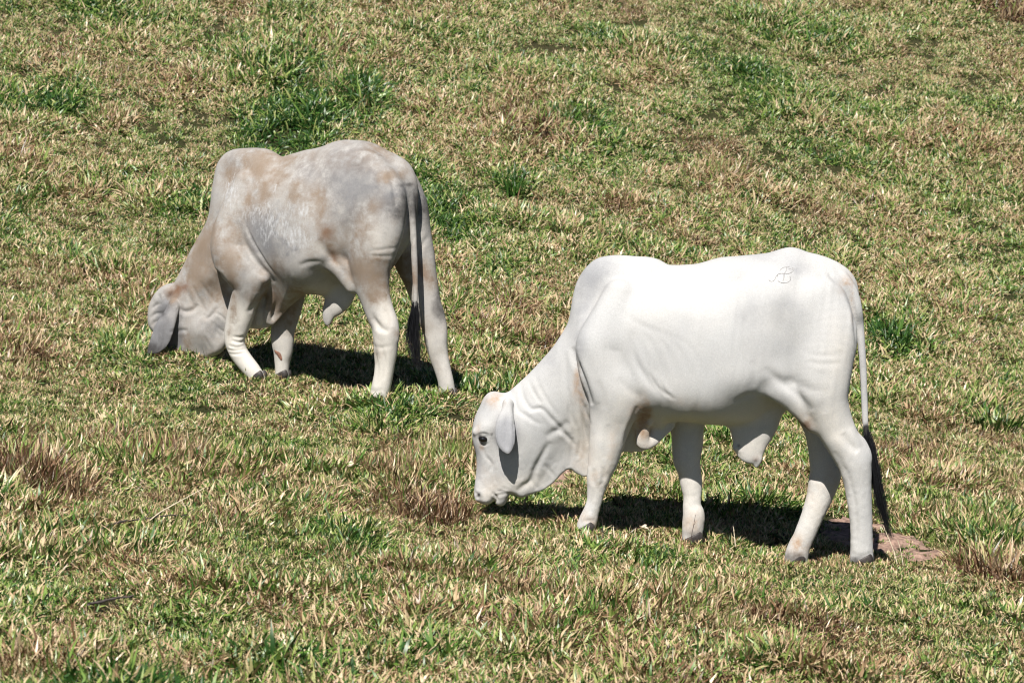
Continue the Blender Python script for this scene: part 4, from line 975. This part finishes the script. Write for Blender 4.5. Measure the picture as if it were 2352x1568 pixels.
M_TWIG = plain_mat('grey_twig', (.085, .07, .065), .9, .4, 60, .1)
M_STRAW = plain_mat('dry_straw', (.62, .52, .38), .8, .25, 60, .2)
M_STALK = plain_mat('dark_seed_stalk', (.06, .045, .04), .8, .4, 60, .1)
def rod(pts, r, name, label, cat, mat, group=None, knots=0, seed=0):
    """pts: world points; a tapered, slightly crooked stem, with short side spurs"""
    rr_ = np.random.default_rng(seed); P = catmull(pts, 6); o0 = P[0].copy(); V = []; Fc = []
    def tube(P, r0, r1):
        b = len(V); k = 6; m = len(P); T = np.gradient(P, axis=0); T /= np.linalg.norm(T, axis=1, keepdims=True) + 1e-9
        for i in range(m):
            a1 = np.cross(T[i], [.3, .9, .2]); a1 /= np.linalg.norm(a1); a2 = np.cross(T[i], a1); q_ = (r0 + (r1 - r0) * i / (m - 1)) * rr_.uniform(.85, 1.2)
            for q in range(k):
                an = q * 2 * math.pi / k; V.append(tuple(P[i] - o0 + a1 * math.cos(an) * q_ + a2 * math.sin(an) * q_))
        for i in range(m - 1):
            for q in range(k): Fc.append((b + i * k + q, b + i * k + (q + 1) % k, b + (i + 1) * k + (q + 1) % k, b + (i + 1) * k + q))
        Fc.append((b, b + 1, b + 2, b + 3)); Fc.append((b, b + 3, b + 4, b + 5)); e = b + (m - 1) * k
        Fc.append((e + 3, e + 2, e + 1, e)); Fc.append((e + 5, e + 4, e + 3, e))
    tube(P + rr_.normal(0, r * .25, P.shape), r, r * .45)
    for j in range(knots):
        i = int(rr_.uniform(.3, .98) * (len(P) - 1)); d = (P[min(i + 1, len(P) - 1)] - P[i - 1]); L_ = np.linalg.norm(P[-1] - P[0]) * rr_.uniform(.06, .14)
        d = d / (np.linalg.norm(d) + 1e-9) + rr_.normal(0, .6, 3); d /= np.linalg.norm(d)
        tube(np.stack([P[i], P[i] + d * L_ * .5, P[i] + d * L_ + rr_.normal(0, .002, 3)]), r * .6, r * .25)
    o = mesh_obj(name, V, np.array(Fc), mat); o.location = o0
    return tag(o, label, cat, group)
def onground(a, b, dz=0):
    p = ground_hit(a, b); return p + np.array([0, 0, dz])
rod([onground(203, 1413, .05), onground(240, 1408, .055), onground(275, 1402, .06), onground(304, 1399, .055)], .0075, 'fallen_stick', 'short dark stick lying on the grass at the lower left', 'stick', M_TWIG, knots=2, seed=1)
rod([onground(235, 1236, .05), onground(275, 1226, .06), onground(330, 1219, .06), onground(395, 1210, .06), onground(430, 1206, .05)], .006, 'fallen_stick', 'thin bent brown twig lying below the brown and green tussock at left', 'stick', M_TWIG, knots=3, seed=2)
def stalk(px, py, dx, dz, r, lab, mat=M_STRAW, name='dry_stalk', knots=2, seed=3, dy=0., toward=0.):
    c = ground_hit(px, py) + np.array([0, -toward, 0]); c[2] = float(ground(c[0], c[1]))
    rod([c, c + np.array([dx * .3, dy * .3, dz * .4]), c + np.array([dx * .7, dy * .7, dz * .75]), c + np.array([dx, dy, dz])], r, name, lab, 'stalk', mat, knots=knots, seed=seed)
stalk(318, 1218, .34, .22, .0035, 'long pale straw stem leaning right over the bent brown twig', seed=4)
stalk(992, 838, -.02, .40, .0028, 'thin dark seed stalk standing before the far hind leg of the grey cow', M_STALK, 'seed_stalk', 9, 5)
stalk(2062, 1300, -.09, .24, .0035, 'pale dry stem leaning left behind the hind hooves of the white cow', seed=6)
stalk(2075, 1302, -.03, .15, .003, 'short grey dry stem beside the bare soil near the hind hooves', seed=7)
stalk(1488, 1248, .02, .09, .005, 'short pale split straw standing between the front hooves of the white cow', knots=4, seed=8)
stalk(1690, 1268, -.015, .15, .0042, 'upright bleached straw under the belly of the white cow', knots=2, seed=9)
stalk(1386, 1250, -.01, .16, .0025, 'thin dark stem beside the near front hoof of the white cow', M_STALK, 'seed_stalk', 2, 10)
stalk(1585, 1262, .03, .20, .0022, 'thin dark stem crossing the far front pastern of the white cow', M_STALK, 'seed_stalk', 2, 11)
stalk(1965, 1300, -.03, .16, .0022, 'thin grey stem in front of the near hind pastern of the white cow', M_STALK, 'seed_stalk', 1, 12)
stalk(560, 815, -.02, .16, .0025, 'fine pale stalk standing before the cheek of the grey cow', M_STRAW, 'seed_stalk', 3, 13)
stalk(2330, 380, -.16, .04, .006, 'pale fallen straw at the right edge high on the slope', knots=1, seed=14)
def leaf(px, py, sz, lab, seed):
    c = ground_hit(px, py) + np.array([0, 0, .05]); r = np.random.default_rng(seed); V = []; Fc = []; Y = []
    for s in range(5):
        az = r.uniform(-.6, 3.4); tl = r.uniform(.3, 1.1); L_ = sz * r.uniform(.6, 1.1); wd = sz * .16
        d = np.array([math.cos(az) * math.cos(tl), math.sin(az) * .4, math.sin(tl)]); sd = np.cross(d, [.2, 1, .1]); sd /= np.linalg.norm(sd)
        b = len(V); m = 6
        for i in range(m + 1):
            t = i / m; w_ = wd * math.sin(math.pi * min(.97, t * .9 + .1)) + .001; p = d * L_ * t + np.array([0, 0, -.03 * t * t])
            V += [tuple(p - sd * w_), tuple(p + np.array([0, -w_ * .5, 0])), tuple(p + sd * w_)]
        for i in range(m):
            for q in (0, 1): Fc.append((b + i * 3 + q, b + i * 3 + q + 1, b + i * 3 + q + 4, b + i * 3 + q + 3))
    o = mesh_obj('dry_leaf', V, np.array(Fc), M_STRAW); o.location = c
    md = o.modifiers.new('thick', 'SOLIDIFY'); md.thickness = .0015
    tag(o, lab, 'dry leaf')
leaf(800, 1090, .085, 'pale crumpled dry leaf on the turf left of the white cow', 3)
leaf(1480, 1232, .05, 'small bleached forked leaf on the grass between the front legs of the white cow', 5)
